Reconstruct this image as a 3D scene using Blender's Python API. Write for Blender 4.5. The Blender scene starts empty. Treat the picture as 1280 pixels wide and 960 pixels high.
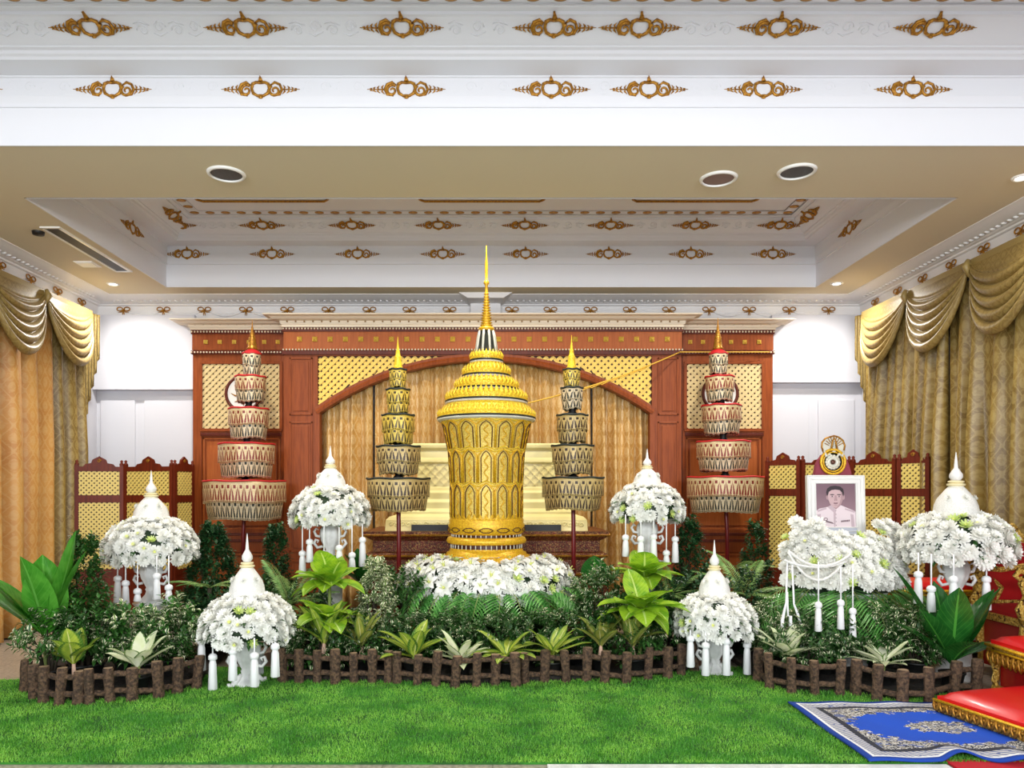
import bpy, math, random
from mathutils import Vector, Matrix, Euler

PI = math.pi
scene = bpy.context.scene
COL = scene.collection

# ------------------------------------------------------------------ camera, world, lights
F = 930.0          # focal length in pixels of a 1280 px wide frame
EYE = 1.5
VX, VY = 615.0, 614.0

cam_d = bpy.data.cameras.new('camera')
cam = bpy.data.objects.new('camera', cam_d)
COL.objects.link(cam)
cam.location = (0, 0, EYE)
cam.rotation_euler = (PI / 2, 0, 0)
cam_d.sensor_width = 36
cam_d.lens = F / 1280 * 36
cam_d.shift_x = (640 - VX) / 1280
cam_d.shift_y = (VY - 480) / 1280
cam_d.clip_start = 0.05
scene.camera = cam

scene.view_settings.view_transform = 'Standard'
scene.view_settings.look = 'None'
scene.view_settings.gamma = 1
scene.view_settings.use_curve_mapping = False
scene.view_settings.exposure = 0.5

world = bpy.data.worlds.new('world')
scene.world = world
world.use_nodes = True
WN = world.node_tree.nodes
WN['Background'].inputs[0].default_value = (0.88, 0.94, 1.0, 1)
WN['Background'].inputs[1].default_value = 1.35


def lamp(name, kind, loc, energy, color=(1, 1, 1), rot=(0, 0, 0), **kw):
    d = bpy.data.lights.new(name, kind)
    d.energy = energy
    d.color = color
    for k, v in kw.items():
        setattr(d, k, v)
    o = bpy.data.objects.new(name, d)
    COL.objects.link(o)
    o.location = loc
    o.rotation_euler = rot
    return o


# two unseen fill panels added behind the camera, and the lamps of the coffers
lamp('fill_light', 'AREA', (-2.4, -3.0, 3.1), 190, (0.97, 0.98, 1), (math.radians(93), 0, 0), shape='RECTANGLE', size=2.5, size_y=1.0)
lamp('fill_light', 'AREA', (2.4, -3.0, 3.1), 190, (0.97, 0.98, 1), (math.radians(93), 0, 0), shape='RECTANGLE', size=2.5, size_y=1.0)
for lx, ly, le in ((-4.44, 8.72, 110), (4.03, 8.7, 110), (4.1, 5.76, 30), (-4.3, 5.9, 25)):
    lamp('downlight_lamp', 'SPOT', (lx, ly, 3.9), le, (1, 0.97, 0.92), (0, 0, 0), spot_size=math.radians(165), spot_blend=1.0, shadow_soft_size=0.05)
for lx in (-2.6, 0.0, 2.6):
    lamp('coffer_lamp', 'SPOT', (lx, 6.9, 4.55), 190, (1, 0.93, 0.82), (math.radians(14), 0, 0), spot_size=math.radians(120), spot_blend=0.8, shadow_soft_size=0.08)


# ------------------------------------------------------------------ measuring helper
def X(px, d): return (px - VX) / F * d
def Z(py, d): return EYE + (VY - py) / F * d
def P(px, py, d): return Vector((X(px, d), d, Z(py, d)))
def G(px, py):                       # point on the floor
    d = EYE * F / (py - VY)
    return Vector((X(px, d), d, 0))


# ------------------------------------------------------------------ node helper
def hexc(h, a=True):
    h = h.lstrip('#')
    c = [int(h[i:i + 2], 16) / 255 for i in (0, 2, 4)]
    c = [(x / 12.92 if x <= .04045 else ((x + .055) / 1.055) ** 2.4) for x in c]
    return (*c, 1.0)


class E:
    nt = None
    def __init__(s, sock): s.s = sock
    @staticmethod
    def math(op, *a):
        n = E.nt.nodes.new('ShaderNodeMath'); n.operation = op
        for i, v in enumerate(a):
            if isinstance(v, E): E.nt.links.new(v.s, n.inputs[i])
            else: n.inputs[i].default_value = v
        return E(n.outputs[0])
    def __add__(s, o): return E.math('ADD', s, o)
    __radd__ = __add__
    def __sub__(s, o): return E.math('SUBTRACT', s, o)
    def __rsub__(s, o): return E.math('SUBTRACT', o, s)
    def __mul__(s, o): return E.math('MULTIPLY', s, o)
    __rmul__ = __mul__
    def __gt__(s, o): return E.math('GREATER_THAN', s, o)
    def __lt__(s, o): return E.math('LESS_THAN', s, o)
    def frac(s): return E.math('FRACT', s)
    def abs(s): return E.math('ABSOLUTE', s)
    def sin(s): return E.math('SINE', s)
    def max(s, o): return E.math('MAXIMUM', s, o)
    def min(s, o): return E.math('MINIMUM', s, o)
    def smooth(s, a, b):
        n = E.nt.nodes.new('ShaderNodeMapRange'); n.interpolation_type = 'SMOOTHSTEP'
        E.nt.links.new(s.s, n.inputs[0]); n.inputs[1].default_value = a; n.inputs[2].default_value = b
        return E(n.outputs[0])


def noise(scale, detail=3, vec=None, rough=.55):
    n = E.nt.nodes.new('ShaderNodeTexNoise')
    n.inputs['Scale'].default_value = scale; n.inputs['Detail'].default_value = detail
    n.inputs['Roughness'].default_value = rough
    if vec is None:
        t = E.nt.nodes.new('ShaderNodeTexCoord'); vec = t.outputs['Object']
    E.nt.links.new(vec, n.inputs['Vector'])
    return E(n.outputs['Fac'])


def voro(scale, vec=None, feature='F1', out='Distance'):
    n = E.nt.nodes.new('ShaderNodeTexVoronoi'); n.feature = feature
    n.inputs['Scale'].default_value = scale
    if vec is None:
        t = E.nt.nodes.new('ShaderNodeTexCoord'); vec = t.outputs['Object']
    E.nt.links.new(vec, n.inputs['Vector'])
    return E(n.outputs[out])


def mix(f, a, b):
    n = E.nt.nodes.new('ShaderNodeMix'); n.data_type = 'RGBA'
    if isinstance(f, E): E.nt.links.new(f.s, n.inputs['Factor'])
    else: n.inputs['Factor'].default_value = f
    for i, v in ((6, a), (7, b)):
        if isinstance(v, E): E.nt.links.new(v.s, n.inputs[i])
        else: n.inputs[i].default_value = hexc(v) if isinstance(v, str) else v
    return E(n.outputs[2])


def uvw():
    t = E.nt.nodes.new('ShaderNodeTexCoord')
    s = E.nt.nodes.new('ShaderNodeSeparateXYZ'); E.nt.links.new(t.outputs['UV'], s.inputs[0])
    return E(s.outputs[0]), E(s.outputs[1]), t.outputs['UV']


def objc():
    t = E.nt.nodes.new('ShaderNodeTexCoord')
    s = E.nt.nodes.new('ShaderNodeSeparateXYZ'); E.nt.links.new(t.outputs['Object'], s.inputs[0])
    return E(s.outputs[0]), E(s.outputs[1]), E(s.outputs[2]), t.outputs['Object']


def material(name, color=None, rough=.5, metal=0, fn=None, bump=None, sub=0, emit=None, trans=0, coat=0, spec=None):
    m = bpy.data.materials.new(name); m.use_nodes = True
    nt = m.node_tree; E.nt = nt
    b = nt.nodes['Principled BSDF']
    b.inputs['Roughness'].default_value = rough; b.inputs['Metallic'].default_value = metal
    if coat: b.inputs['Coat Weight'].default_value = coat; b.inputs['Coat Roughness'].default_value = .15
    if spec is not None: b.inputs['Specular IOR Level'].default_value = spec
    if fn:
        c = fn(b)
        if c is not None: nt.links.new(c.s, b.inputs['Base Color'])
    else:
        b.inputs['Base Color'].default_value = hexc(color) if isinstance(color, str) else color
    if bump:
        sc, st, dist = bump
        bn = nt.nodes.new('ShaderNodeBump'); bn.inputs['Strength'].default_value = st; bn.inputs['Distance'].default_value = dist
        h = noise(sc, 4) if not callable(sc) else sc()
        nt.links.new(h.s, bn.inputs['Height']); nt.links.new(bn.outputs[0], b.inputs['Normal'])
    if emit:
        b.inputs['Emission Color'].default_value = hexc(emit[0]); b.inputs['Emission Strength'].default_value = emit[1]
    if trans:
        b.inputs['Transmission Weight'].default_value = trans
    if sub:                                 # thin translucent sheet (petals, leaves, cloth)
        tr = nt.nodes.new('ShaderNodeBsdfTranslucent')
        mx = nt.nodes.new('ShaderNodeMixShader'); mx.inputs[0].default_value = sub
        src = b.inputs['Base Color']
        if src.is_linked: nt.links.new(src.links[0].from_socket, tr.inputs[0])
        else: tr.inputs[0].default_value = src.default_value
        nt.links.new(b.outputs[0], mx.inputs[1]); nt.links.new(tr.outputs[0], mx.inputs[2])
        nt.links.new(mx.outputs[0], nt.nodes['Material Output'].inputs[0])
    return m


def two(a, b, scale, lo=.35, hi=.65, detail=4):
    return lambda bs: mix(noise(scale, detail).smooth(lo, hi), a, b)


M = {}
M['plaster'] = material('white_plaster', '#e9e7e6', .7)
M['white_wall'] = material('white_wall_paint', '#d0d0d6', .75)
M['ceiling_paint'] = material('ceiling_paint', '#d6caae', .8)
M['moulding'] = material('moulding_plaster', '#e0e1e5', .65)
M['cream_trim'] = material('cream_cornice_paint', '#e6d8c0', .5)
M['gilt'] = material('gilding', fn=two('#c08a2c', '#8a5a1a', 60), rough=.38, metal=.55)
M['gilt_soft'] = material('gilded_line', '#8a6a38', .5, .2)
M['tile'] = material('floor_tile', fn=lambda b: mix((objc()[0].__mul__(1 / .6).frac().__lt__(.012)).max(objc()[1].__mul__(1 / .6).frac().__lt__(.012)),
                     mix(noise(40, 6).smooth(.3, .7), '#b9ad9d', '#8f8678'), '#7c7468'), rough=.3)


def wood_fn(a, b):
    def f(bs):
        x, y, z, v = objc()
        mp = E.nt.nodes.new('ShaderNodeMapping'); mp.inputs['Scale'].default_value = (14, 14, 1.2)
        E.nt.links.new(v, mp.inputs[0])
        return mix(noise(3.0, 5, mp.outputs[0]).smooth(.3, .72), a, b)
    return f


M['wood'] = material('reddish_brown_wood', fn=wood_fn('#93491d', '#7c3812'), rough=.42, spec=.25)
M['wood_light'] = material('orange_brown_wood', fn=wood_fn('#b0602c', '#a05222'), rough=.42, spec=.25)
M['wood_dark'] = material('dark_red_wood', fn=wood_fn('#64240f', '#4c1a0b'), rough=.4, spec=.3)
M['wood_backing'] = material('dark_brown_board', '#4a2c18', .6)  # brown board behind the lattice slats
M['lattice'] = material('pale_gold_slats', '#d8c28c', .4)
M['lattice_gold'] = material('gold_slats', '#ecc954', .38)
M['bead'] = material('cream_beads', '#e8dcc0', .4)
M['stud'] = material('gold_stud', '#d9b44a', .35, .4)
M['white_gloss'] = material('white_enamel', '#efeeea', .3)
M['black'] = material('black_paint', '#121011', .5)
M['grille'] = material('speaker_grille', fn=lambda b: mix(voro(160) .__lt__(.35), '#55585c', '#2c2e31'), rough=.6)
M['rose_grille'] = material('rosy_grey_grille', '#8b7470', .6)
M['lampface'] = material('lit_downlight', '#ffffff', .5, emit=('#fff6e6', 6))


def damask(a, b, c, cu=.16, cv=.26):
    def f(bs):
        u, v, raw = uvw()
        k = 2 * PI
        n = noise(34, 3, raw)
        f = (u * (k / cu)).sin() + (v * (k / cv)).sin() + (n - .5) * .9
        line = 1.0 - f.abs().smooth(.08, .26)
        core = f.abs().smooth(1.1, 1.4) * n.smooth(.40, .48)
        sprig = (1.0 - n.smooth(.40, .46)) * .6
        pat = line.max(core).max(sprig)
        base = mix(noise(2.5, 2, raw).smooth(.3, .7), a, b)
        return mix(pat * .42, base, c)
    return f


M['damask'] = material('gold_damask', fn=damask('#93783a', '#7a612e', '#bda768'), rough=.38)
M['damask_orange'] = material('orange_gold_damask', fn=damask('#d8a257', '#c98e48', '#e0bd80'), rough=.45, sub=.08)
M['damask_arch'] = material('pale_gold_damask', fn=damask('#cfa35c', '#bd8f4a', '#f0dba8', .19, .31), rough=.36)
M['valance'] = material('olive_gold_satin', fn=damask('#8f7740', '#7c6534', '#b09a5e', .13, .18), rough=.42)
M['valance_lining'] = material('brown_satin', '#4a3524', .5)
M['gold_cloth'] = material('yellow_gold_cloth', '#d8b765', .4)


# ------------------------------------------------------------------ mesh builder
class MB:
    def __init__(s):
        s.v = []; s.f = []; s.m = []; s.sm = []; s.uv = []

    def add(s, verts, faces, m=0, smooth=False, uv=None):
        o = len(s.v)
        s.v.extend([tuple(p) for p in verts])
        s.uv.extend(uv if uv else [(0.0, 0.0)] * len(verts))
        for f in faces:
            s.f.append([i + o for i in f]); s.m.append(m); s.sm.append(smooth)
        return s

    def box(s, c, d, rot=None, m=0):
        hx, hy, hz = d[0] / 2, d[1] / 2, d[2] / 2
        vs = [Vector((a * hx, b * hy, e * hz)) for a in (-1, 1) for b in (-1, 1) for e in (-1, 1)]
        if rot is not None:
            if not isinstance(rot, Matrix): rot = Euler(rot).to_matrix()
            vs = [rot @ v for v in vs]
        c = Vector(c)
        return s.add([v + c for v in vs], [(0, 1, 3, 2), (4, 6, 7, 5), (0, 4, 5, 1), (2, 3, 7, 6), (0, 2, 6, 4), (1, 5, 7, 3)], m)

    def bb(s, x0, x1, y0, y1, z0, z1, m=0):
        return s.box(((x0 + x1) / 2, (y0 + y1) / 2, (z0 + z1) / 2), (abs(x1 - x0), abs(y1 - y0), abs(z1 - z0)), None, m)

    def bar(s, p0, p1, w, h, up=(0, 0, 1), m=0):
        p0 = Vector(p0); p1 = Vector(p1); d = (p1 - p0); L = d.length
        if L < 1e-6: return s
        d.normalize(); side = d.cross(Vector(up)).normalized(); u = side.cross(d)
        R = Matrix((side, d, u)).transposed()
        return s.box((p0 + p1) / 2, (w, L, h), R, m)

    def lathe(s, prof, n=24, c=(0, 0, 0), m=0, smooth=True, sy=1.0, rf=None, uvu=1.0):
        c = Vector(c); vs = []; uv = []
        k = len(prof)
        for j in range(n + 1):
            a = 2 * PI * j / n
            for i, (r, z) in enumerate(prof):
                rr = r * (rf(a, z) if rf else 1)
                vs.append((c.x + rr * math.cos(a), c.y + rr * math.sin(a) * sy, c.z + z))
                uv.append((j / n * uvu, i / (k - 1)))
        fs = []
        for j in range(n):
            for i in range(k - 1):
                a0 = j * k + i; b0 = (j + 1) * k + i
                fs.append((a0, b0, b0 + 1, a0 + 1))
        return s.add(vs, fs, m, smooth, uv)

    def tube(s, pts, r, n=8, m=0, caps=True, smooth=True):
        pts = [Vector(p) for p in pts]
        if not hasattr(r, '__len__'): r = [r] * len(pts)
        vs = []; up = Vector((0, 0, 1)); prev = None
        for i, p in enumerate(pts):
            t = (pts[min(i + 1, len(pts) - 1)] - pts[max(i - 1, 0)])
            if t.length < 1e-9: t = Vector((0, 0, 1))
            t.normalize()
            if prev is None:
                a = t.cross(up)
                if a.length < .05: a = t.cross(Vector((1, 0, 0)))
            else:
                a = prev - t * prev.dot(t)
                if a.length < 1e-6: a = t.cross(up)
            a.normalize(); b = t.cross(a); prev = a
            for j in range(n):
                q = 2 * PI * j / n
                vs.append(p + (a * math.cos(q) + b * math.sin(q)) * r[i])
        fs = []
        for i in range(len(pts) - 1):
            for j in range(n):
                fs.append((i * n + j, i * n + (j + 1) % n, (i + 1) * n + (j + 1) % n, (i + 1) * n + j))
        s.add(vs, fs, m, smooth)
        if caps:
            o = len(s.v) - len(vs)
            s.f.append([o + j for j in reversed(range(n))]); s.m.append(m); s.sm.append(False)
            s.f.append([o + (len(pts) - 1) * n + j for j in range(n)]); s.m.append(m); s.sm.append(False)
        return s

    def ball(s, c, r, n=10, k=6, m=0):
        if not hasattr(r, '__len__'): r = (r, r, r)
        vs = []; fs = []
        for i in range(k + 1):
            th = PI * i / k
            for j in range(n):
                a = 2 * PI * j / n
                vs.append((c[0] + r[0] * math.sin(th) * math.cos(a), c[1] + r[1] * math.sin(th) * math.sin(a), c[2] - r[2] * math.cos(th)))
        for i in range(k):
            for j in range(n):
                fs.append((i * n + j, i * n + (j + 1) % n, (i + 1) * n + (j + 1) % n, (i + 1) * n + j))
        return s.add(vs, fs, m, True)

    def prism(s, poly, y0, y1, m=0, smooth=False, fn=None):
        """poly of (x, z) in front view, extruded from y0 (front) to y1"""
        n = len(poly)
        vs = [(x, y0, z) for x, z in poly] + [(x, y1, z) for x, z in poly]
        if fn: vs = [fn(*v) for v in vs]
        fs = [tuple(range(n)), tuple(reversed(range(n, 2 * n)))] + [(i, i + n, (i + 1) % n + n, (i + 1) % n) for i in range(n)]
        return s.add(vs, fs, m, smooth)

    def grid(s, fn, nu, nv, m=0, smooth=True, uvf=None):
        vs = []; uv = []
        for i in range(nu + 1):
            for j in range(nv + 1):
                a, b = i / nu, j / nv
                vs.append(fn(a, b)); uv.append(uvf(a, b) if uvf else (a, b))
        fs = [(i * (nv + 1) + j, (i + 1) * (nv + 1) + j, (i + 1) * (nv + 1) + j + 1, i * (nv + 1) + j + 1) for i in range(nu) for j in range(nv)]
        return s.add(vs, fs, m, smooth, uv)

    def rings(s, rings, closed=True, m=0, smooth=False):
        """skin a list of point rings"""
        n = len(rings[0]); vs = [p for r in rings for p in r]; fs = []
        for i in range(len(rings) - 1):
            for j in range(n if closed else n - 1):
                fs.append((i * n + j, i * n + (j + 1) % n, (i + 1) * n + (j + 1) % n, (i + 1) * n + j))
        return s.add(vs, fs, m, smooth)

    def merge(s, o, mtx=None, moff=0):
        vs = o.v if mtx is None else [mtx @ Vector(p) for p in o.v]
        k = len(s.v)
        s.v.extend([tuple(p) for p in vs]); s.uv.extend(o.uv)
        for f, mm, sm in zip(o.f, o.m, o.sm):
            s.f.append([i + k for i in f]); s.m.append(mm + moff); s.sm.append(sm)
        return s

    def mesh(s, name, mats, off=None):
        me = bpy.data.meshes.new(name)
        vs = s.v
        if off is not None and off.length > 0:
            vs = [(p[0] - off.x, p[1] - off.y, p[2] - off.z) for p in vs]
        me.from_pydata(vs, [], s.f)
        if not isinstance(mats, (list, tuple)): mats = [mats]
        for mt in mats: me.materials.append(mt)
        if len(mats) > 1: me.polygons.foreach_set('material_index', s.m)
        me.polygons.foreach_set('use_smooth', s.sm)
        uvl = me.uv_layers.new(name='UVMap')
        li = [0] * len(me.loops); me.loops.foreach_get('vertex_index', li)
        fl = []
        for i in li: fl.extend(s.uv[i])
        uvl.data.foreach_set('uv', fl)
        me.update()
        return me

    def build(s, name, mats, parent=None, world=True, bevel=0, solid=0, subsurf=0):
        off = None
        if parent is not None and world:
            off = Vector((0, 0, 0)); p = parent
            while p is not None: off += p.location; p = p.parent
        o = bpy.data.objects.new(name, s.mesh(name, mats, off))
        COL.objects.link(o)
        if parent is not None: o.parent = parent
        if solid:
            md = o.modifiers.new('thick', 'SOLIDIFY'); md.thickness = solid; md.offset = 0
        if bevel:
            md = o.modifiers.new('bevel', 'BEVEL'); md.width = bevel; md.segments = 2; md.limit_method = 'ANGLE'
        if subsurf:
            md = o.modifiers.new('sub', 'SUBSURF'); md.levels = subsurf; md.render_levels = subsurf
        return o


def tag(o, label, cat, group=None):
    o['label'] = label; o['category'] = cat
    if group: o['group'] = group
    return o


def thing(name, label, cat, loc=(0, 0, 0), rz=0, group=None):
    o = bpy.data.objects.new(name, None); COL.objects.link(o)
    o.empty_display_size = .1
    o.location = loc; o.rotation_euler = (0, 0, rz)
    return tag(o, label, cat, group)


def struct(o):
    o['kind'] = 'structure'; return o


def inst(name, me, parent, loc, rot=(0, 0, 0), sc=1.0):
    """a part sharing mesh data; loc is local to the parent"""
    o = bpy.data.objects.new(name, me); COL.objects.link(o)
    if parent is not None: o.parent = parent
    o.location = loc
    o.rotation_euler = rot
    o.scale = (sc, sc, sc) if not hasattr(sc, '__len__') else sc
    return o


def copy_tree(o, parent=None):
    c = o.copy(); COL.objects.link(c)
    if parent is not None: c.parent = parent
    for ch in list(o.children): copy_tree(ch, c)
    return c
# ------------------------------------------------------------------ the room
XL, XR, YB = -5.05, 4.72, 9.5
ZC = 3.93
Y0 = 1.2

b = MB(); b.bb(XL - .1, XR + .1, -2.0, YB + .1, -.08, 0)
struct(b.build('floor', M['tile']))
b = MB(); b.bb(XL - .12, XL, Y0, YB + .1, 0, ZC)
struct(b.build('wall_left', M['white_wall']))
b = MB(); b.bb(XR, XR + .12, Y0, YB + .1, 0, ZC)
struct(b.build('wall_right', M['white_wall']))
b = MB(); b.bb(XL, XR, YB, YB + .12, 0, ZC)
bl, br = X(243, 9.4), X(965, 9.4)
zb = Z(487, 9.4)
b.bb(XL, bl, YB - .1, YB, zb, ZC - .2); b.bb(br, XR, YB - .1, YB, Z(478, 9.4), ZC - .2)
# shallow framed panels of the lower wall
for x0, x1 in ((XL + .06, XL + .5), (XL + .62, bl), (br, br + .5), (br + .62, XR - .1)):
    b.bb(x0, x1, YB - .02, YB, .1, zb - .12)
struct(b.build('wall_back', M['white_wall'], bevel=.004))

# ceiling with two coffers
AX0, AX1, AY0, AY1 = -3.88, 3.86, 6.16, 8.86
BX0, BX1, BY0, BY1 = -4.1, 4.1, 2.2, 5.24
b = MB()
T = .06
b.bb(XL, XR, AY1, YB + .1, ZC, ZC + T)
b.bb(XL, XR, BY1, AY0, ZC, ZC + T)
b.bb(XL, XR, Y0, BY0, ZC, ZC + T)
b.bb(XL, AX0, AY0, AY1, ZC, ZC + T); b.bb(AX1, XR, AY0, AY1, ZC, ZC + T)
b.bb(XL, BX0, BY0, BY1, ZC, ZC + T); b.bb(BX1, XR, BY0, BY1, ZC, ZC + T)
ceiling = struct(b.build('ceiling', M['ceiling_paint']))

PROF = [(0, ZC - .004), (.012, ZC - .004), (.012, ZC + .012), (0, ZC + .014), (0, 4.195), (.014, 4.197), (.014, 4.208), (.006, 4.212),
        (.008, 4.225), (.02, 4.27), (.02, 4.395), (.03, 4.4), (.03, 4.41), (.215, 4.412), (.22, 4.43), (.235, 4.44),
        (.24, 4.462), (.262, 4.47), (.262, 4.48), (.275, 4.486), (.30, 4.5), (.415, 4.575), (.43, 4.58), (.43, 4.6),
        (.47, 4.604), (.475, 4.61)]


def swirl(c, r, turns, start, n=18, sx=1, sz=1):
    pts = []
    for i in range(n + 1):
        t = i / n
        a = start + turns * 2 * PI * t
        rr = r * (1 - .75 * t)
        pts.append((c[0] + sx * rr * math.cos(a), 0, c[1] + sz * rr * math.sin(a)))
    return pts


def cartouche():
    """gilded rococo cartouche seen from the front, 0.54 wide"""
    m = MB()
    for s in (-1, 1):
        m.tube([(s * .0, 0, .045), (s * .03, 0, .05), (s * .055, 0, .038), (s * .062, 0, .005), (s * .05, 0, -.028), (s * .02, 0, -.045), (0, 0, -.04)], [.009, .011, .013, .011, .012, .01, .008], 6)
        m.tube(swirl((s * .1, -.008), .042, 1.3, 2.2 if s > 0 else .94, sx=s if s > 0 else 1), [.006 + .006 * (1 - i / 18) for i in range(19)], 6)
        m.tube([(s * .07, 0, .03), (s * .1, 0, .05), (s * .135, 0, .035), (s * .15, 0, 0), (s * .135, 0, -.035), (s * .09, 0, -.045)], [.005, .01, .01, .011, .009, .004], 6)
        for k, (x, h) in enumerate(((.165, .032), (.195, .026), (.222, .018), (.245, .01))):
            m.tube([(s * (x - .012), 0, -h), (s * (x + .006), 0, -h * .4), (s * x, 0, 0), (s * (x + .006), 0, h * .5), (s * (x - .006), 0, h)], [.002, .007, .005, .007, .002], 5)
        m.tube([(s * .155, 0, 0), (s * .275, 0, .002)], [.005, .002], 5)
    m.tube([(-.014, 0, .05), (0, 0, .09), (.014, 0, .055)], [.006, .012, .006], 6)
    m.tube([(0, 0, .055), (-.006, 0, .1)], [.012, .008], 6)
    m.ball((0, 0, -.055), (.018, .009, .009), 8, 5)
    return m.mesh('gilt_cartouche', M['gilt'])


def bow():
    m = MB()
    for s in (-1, 1):
        pts = [(0, 0, 0)]
        for i in range(11):
            a = -2.5 + 5.0 * i / 10
            pts.append((s * (.046 + .036 * math.cos(a)), 0, .022 + .024 * math.sin(a)))
        pts.append((0, 0, 0))
        m.tube(pts, .0075, 6)
        m.tube([(0, 0, 0), (s * .03, 0, -.016), (s * .07, 0, -.02)], [.006, .007, .002], 6)
        m.tube([(0, 0, 0), (s * .008, 0, -.03), (s * .012, 0, -.06)], [.006, .006, .003], 6)
    m.ball((0, 0, 0), .010, 8, 5)
    return m.mesh('gilt_bow', M['gilt'])


def relief(w, flat=.5):
    """white acanthus scrollwork, one run of width w centred on 0"""
    m = MB()
    n = max(2, int(w / .11))
    for i in range(n):
        x = -w / 2 + w * (i + .5) / n
        s = 1 if i % 2 else -1
        m.tube([(p[0], 0, p[2]) for p in swirl((x, s * .01), .04, 1.2, 0 if s > 0 else PI, 12, 1, s)], [.005] * 13, 5)
        m.tube([(x - .05, 0, -s * .03), (x - .01, 0, -s * .045), (x + .05, 0, -s * .02)], [.003, .006, .003], 5)
    return m


CART = cartouche(); BOW = bow()
DOT = MB().lathe([(.0, -.012), (.03, -.011), (.05, -.004), (.052, 0)], 14).mesh('gilt_dot', M['gilt'])


def coffer(name, x0, x1, y0, y1):
    m = MB()
    rings = []
    for s_, z in PROF:
        s_ += .004
        rings.append([(x0 + s_, y0 + s_, z), (x1 - s_, y0 + s_, z), (x1 - s_, y1 - s_, z), (x0 + s_, y1 - s_, z)])
    m.rings(rings)
    q = .475
    m.add([(x0 + q, y0 + q, 4.61), (x1 - q, y0 + q, 4.61), (x1 - q, y1 - q, 4.61), (x0 + q, y1 - q, 4.61)], [(0, 1, 2, 3)])
    return m


def coffer_build(name, x0, x1, y0, y1, row1, row2, side, frames):
    m = coffer(name, x0, x1, y0, y1)
    # raised edge lines beside the dots
    for q in (.5, .62):
        p = [(x0 + q, y0 + q, 4.605), (x1 - q, y0 + q, 4.605), (x1 - q, y1 - q, 4.605), (x0 + q, y1 - q, 4.605)]
        m.tube(p + [p[0]], .006, 5, caps=False)
    # relief scrolls on both friezes of the back side
    r1 = sorted(row1); r2 = sorted(row2)
    for a, c in zip(r1[:-1], r1[1:]):
        w = c - a - .56
        if w > .12: m.merge(relief(w), Matrix.Translation(((a + c) / 2, y1 - .02, 4.325)))
    for a, c in zip(r2[:-1], r2[1:]):
        w = c - a - .56
        if w > .12: m.merge(relief(w), Matrix.Translation(((a + c) / 2, y1 - .36, 4.535)) @ Matrix.Rotation(math.radians(57), 4, 'X'))
    root = struct(m.build(name, M['moulding']))
    for x in row1: inst('gilt_cartouche', CART, root, (x, y1 - .026, 4.315))
    for x in row2: inst('gilt_cartouche', CART, root, (x, y1 - .37, 4.532), (math.radians(57), 0, 0))
    for sx, y, lev in side:
        xx = (x0 + .026) if sx < 0 else (x1 - .026)
        if lev == 1: inst('gilt_cartouche', CART, root, (xx, y, 4.315), (0, 0, sx * -PI / 2))
        else:
            xx = (x0 + .37) if sx < 0 else (x1 - .37)
            inst('gilt_cartouche', CART, root, (xx, y, 4.532), (math.radians(57), 0, sx * -PI / 2))
    n = int((x1 - x0 - 1.12) / .17)
    for i in range(n + 1):
        inst('gilt_dot', DOT, root, (x0 + .56 + (x1 - x0 - 1.12) * i / n, y1 - .56, 4.607), sc=(1, .8, .6))
    k = int((y1 - y0 - 1.12) / .17)
    for sx in (x0 + .56, x1 - .56):
        for i in range(k):
            inst('gilt_dot', DOT, root, (sx, y0 + .56 + (y1 - y0 - 1.12) * i / k, 4.607), sc=(1, .8, .6))
    for fx0, fx1, fy0, fy1 in frames:
        f = MB(); e = .05
        pts = [(fx0 + e, fy0, 4.6), (fx1 - e, fy0, 4.6), (fx1, fy0 + e, 4.6), (fx1, fy1 - e, 4.6), (fx1 - e, fy1, 4.6), (fx0 + e, fy1, 4.6), (fx0, fy1 - e, 4.6), (fx0, fy0 + e, 4.6)]
        f.tube(pts + [pts[0]], .013, 6, caps=False)
        f.build('gilded_frame_line', M['gilt'], root)
    return root


dA = AY1
coffer_build('trim_1', AX0, AX1, AY0, AY1,
             [X(p, 8.84) for p in (234, 340, 447, 553.5, 657, 761, 863.6, 966)],
             [X(p, 8.5) for p in (217, 328, 440, 548, 656, 763, 869, 975)],
             [(1, 7.98, 1), (1, 6.9, 1), (-1, 6.9, 1), (-1, 8.2, 2), (1, 8.2, 2), (-1, 7.2, 2), (1, 7.1, 2), (-1, 7.98, 1)],
             [(X(248, 7.96), X(411, 7.96), 6.9, 7.96), (X(525, 7.96), X(680, 7.96), 6.9, 7.96), (X(790, 7.96), X(945, 7.96), 6.9, 7.96)])
coffer_build('trim_2', BX0, BX1, BY0, BY1,
             [X(p, 5.22) for p in (-45, 141, 326, 508, 689, 786 + 25, 954, 1141)],
             [X(p, 4.88) for p in (-80, 114, 307.5, 502.5, 692.5, 800, 972.5, 1167.5)],
             [], [])

# wall cornice with bows and garlands
CP = [(0, 3.66), (.035, 3.662), (.035, 3.69), (.022, 3.695), (.03, 3.72), (.045, 3.85), (.075, 3.856), (.08, 3.872), (.11, 3.876), (.125, 3.886), (.2, 3.893), (.26, 3.905), (.31, 3.918), (.34, 3.922), (.34, ZC)]
m = MB()
rings = []
for s_, z in CP:
    rings.append([(XL + s_, Y0, z), (XL + s_, YB - s_, z), (XR - s_, YB - s_, z), (XR - s_, Y0, z)])
m.rings(rings, closed=False)
bows = [205, 256, 308, 359.5, 411, 462, 512, 562, 600, 640, 688, 738, 787, 836, 886, 936, 986, 1035]
bx = [X(p, 9.46) for p in bows]
bx = [X(155, 9.46)] + bx


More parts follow.
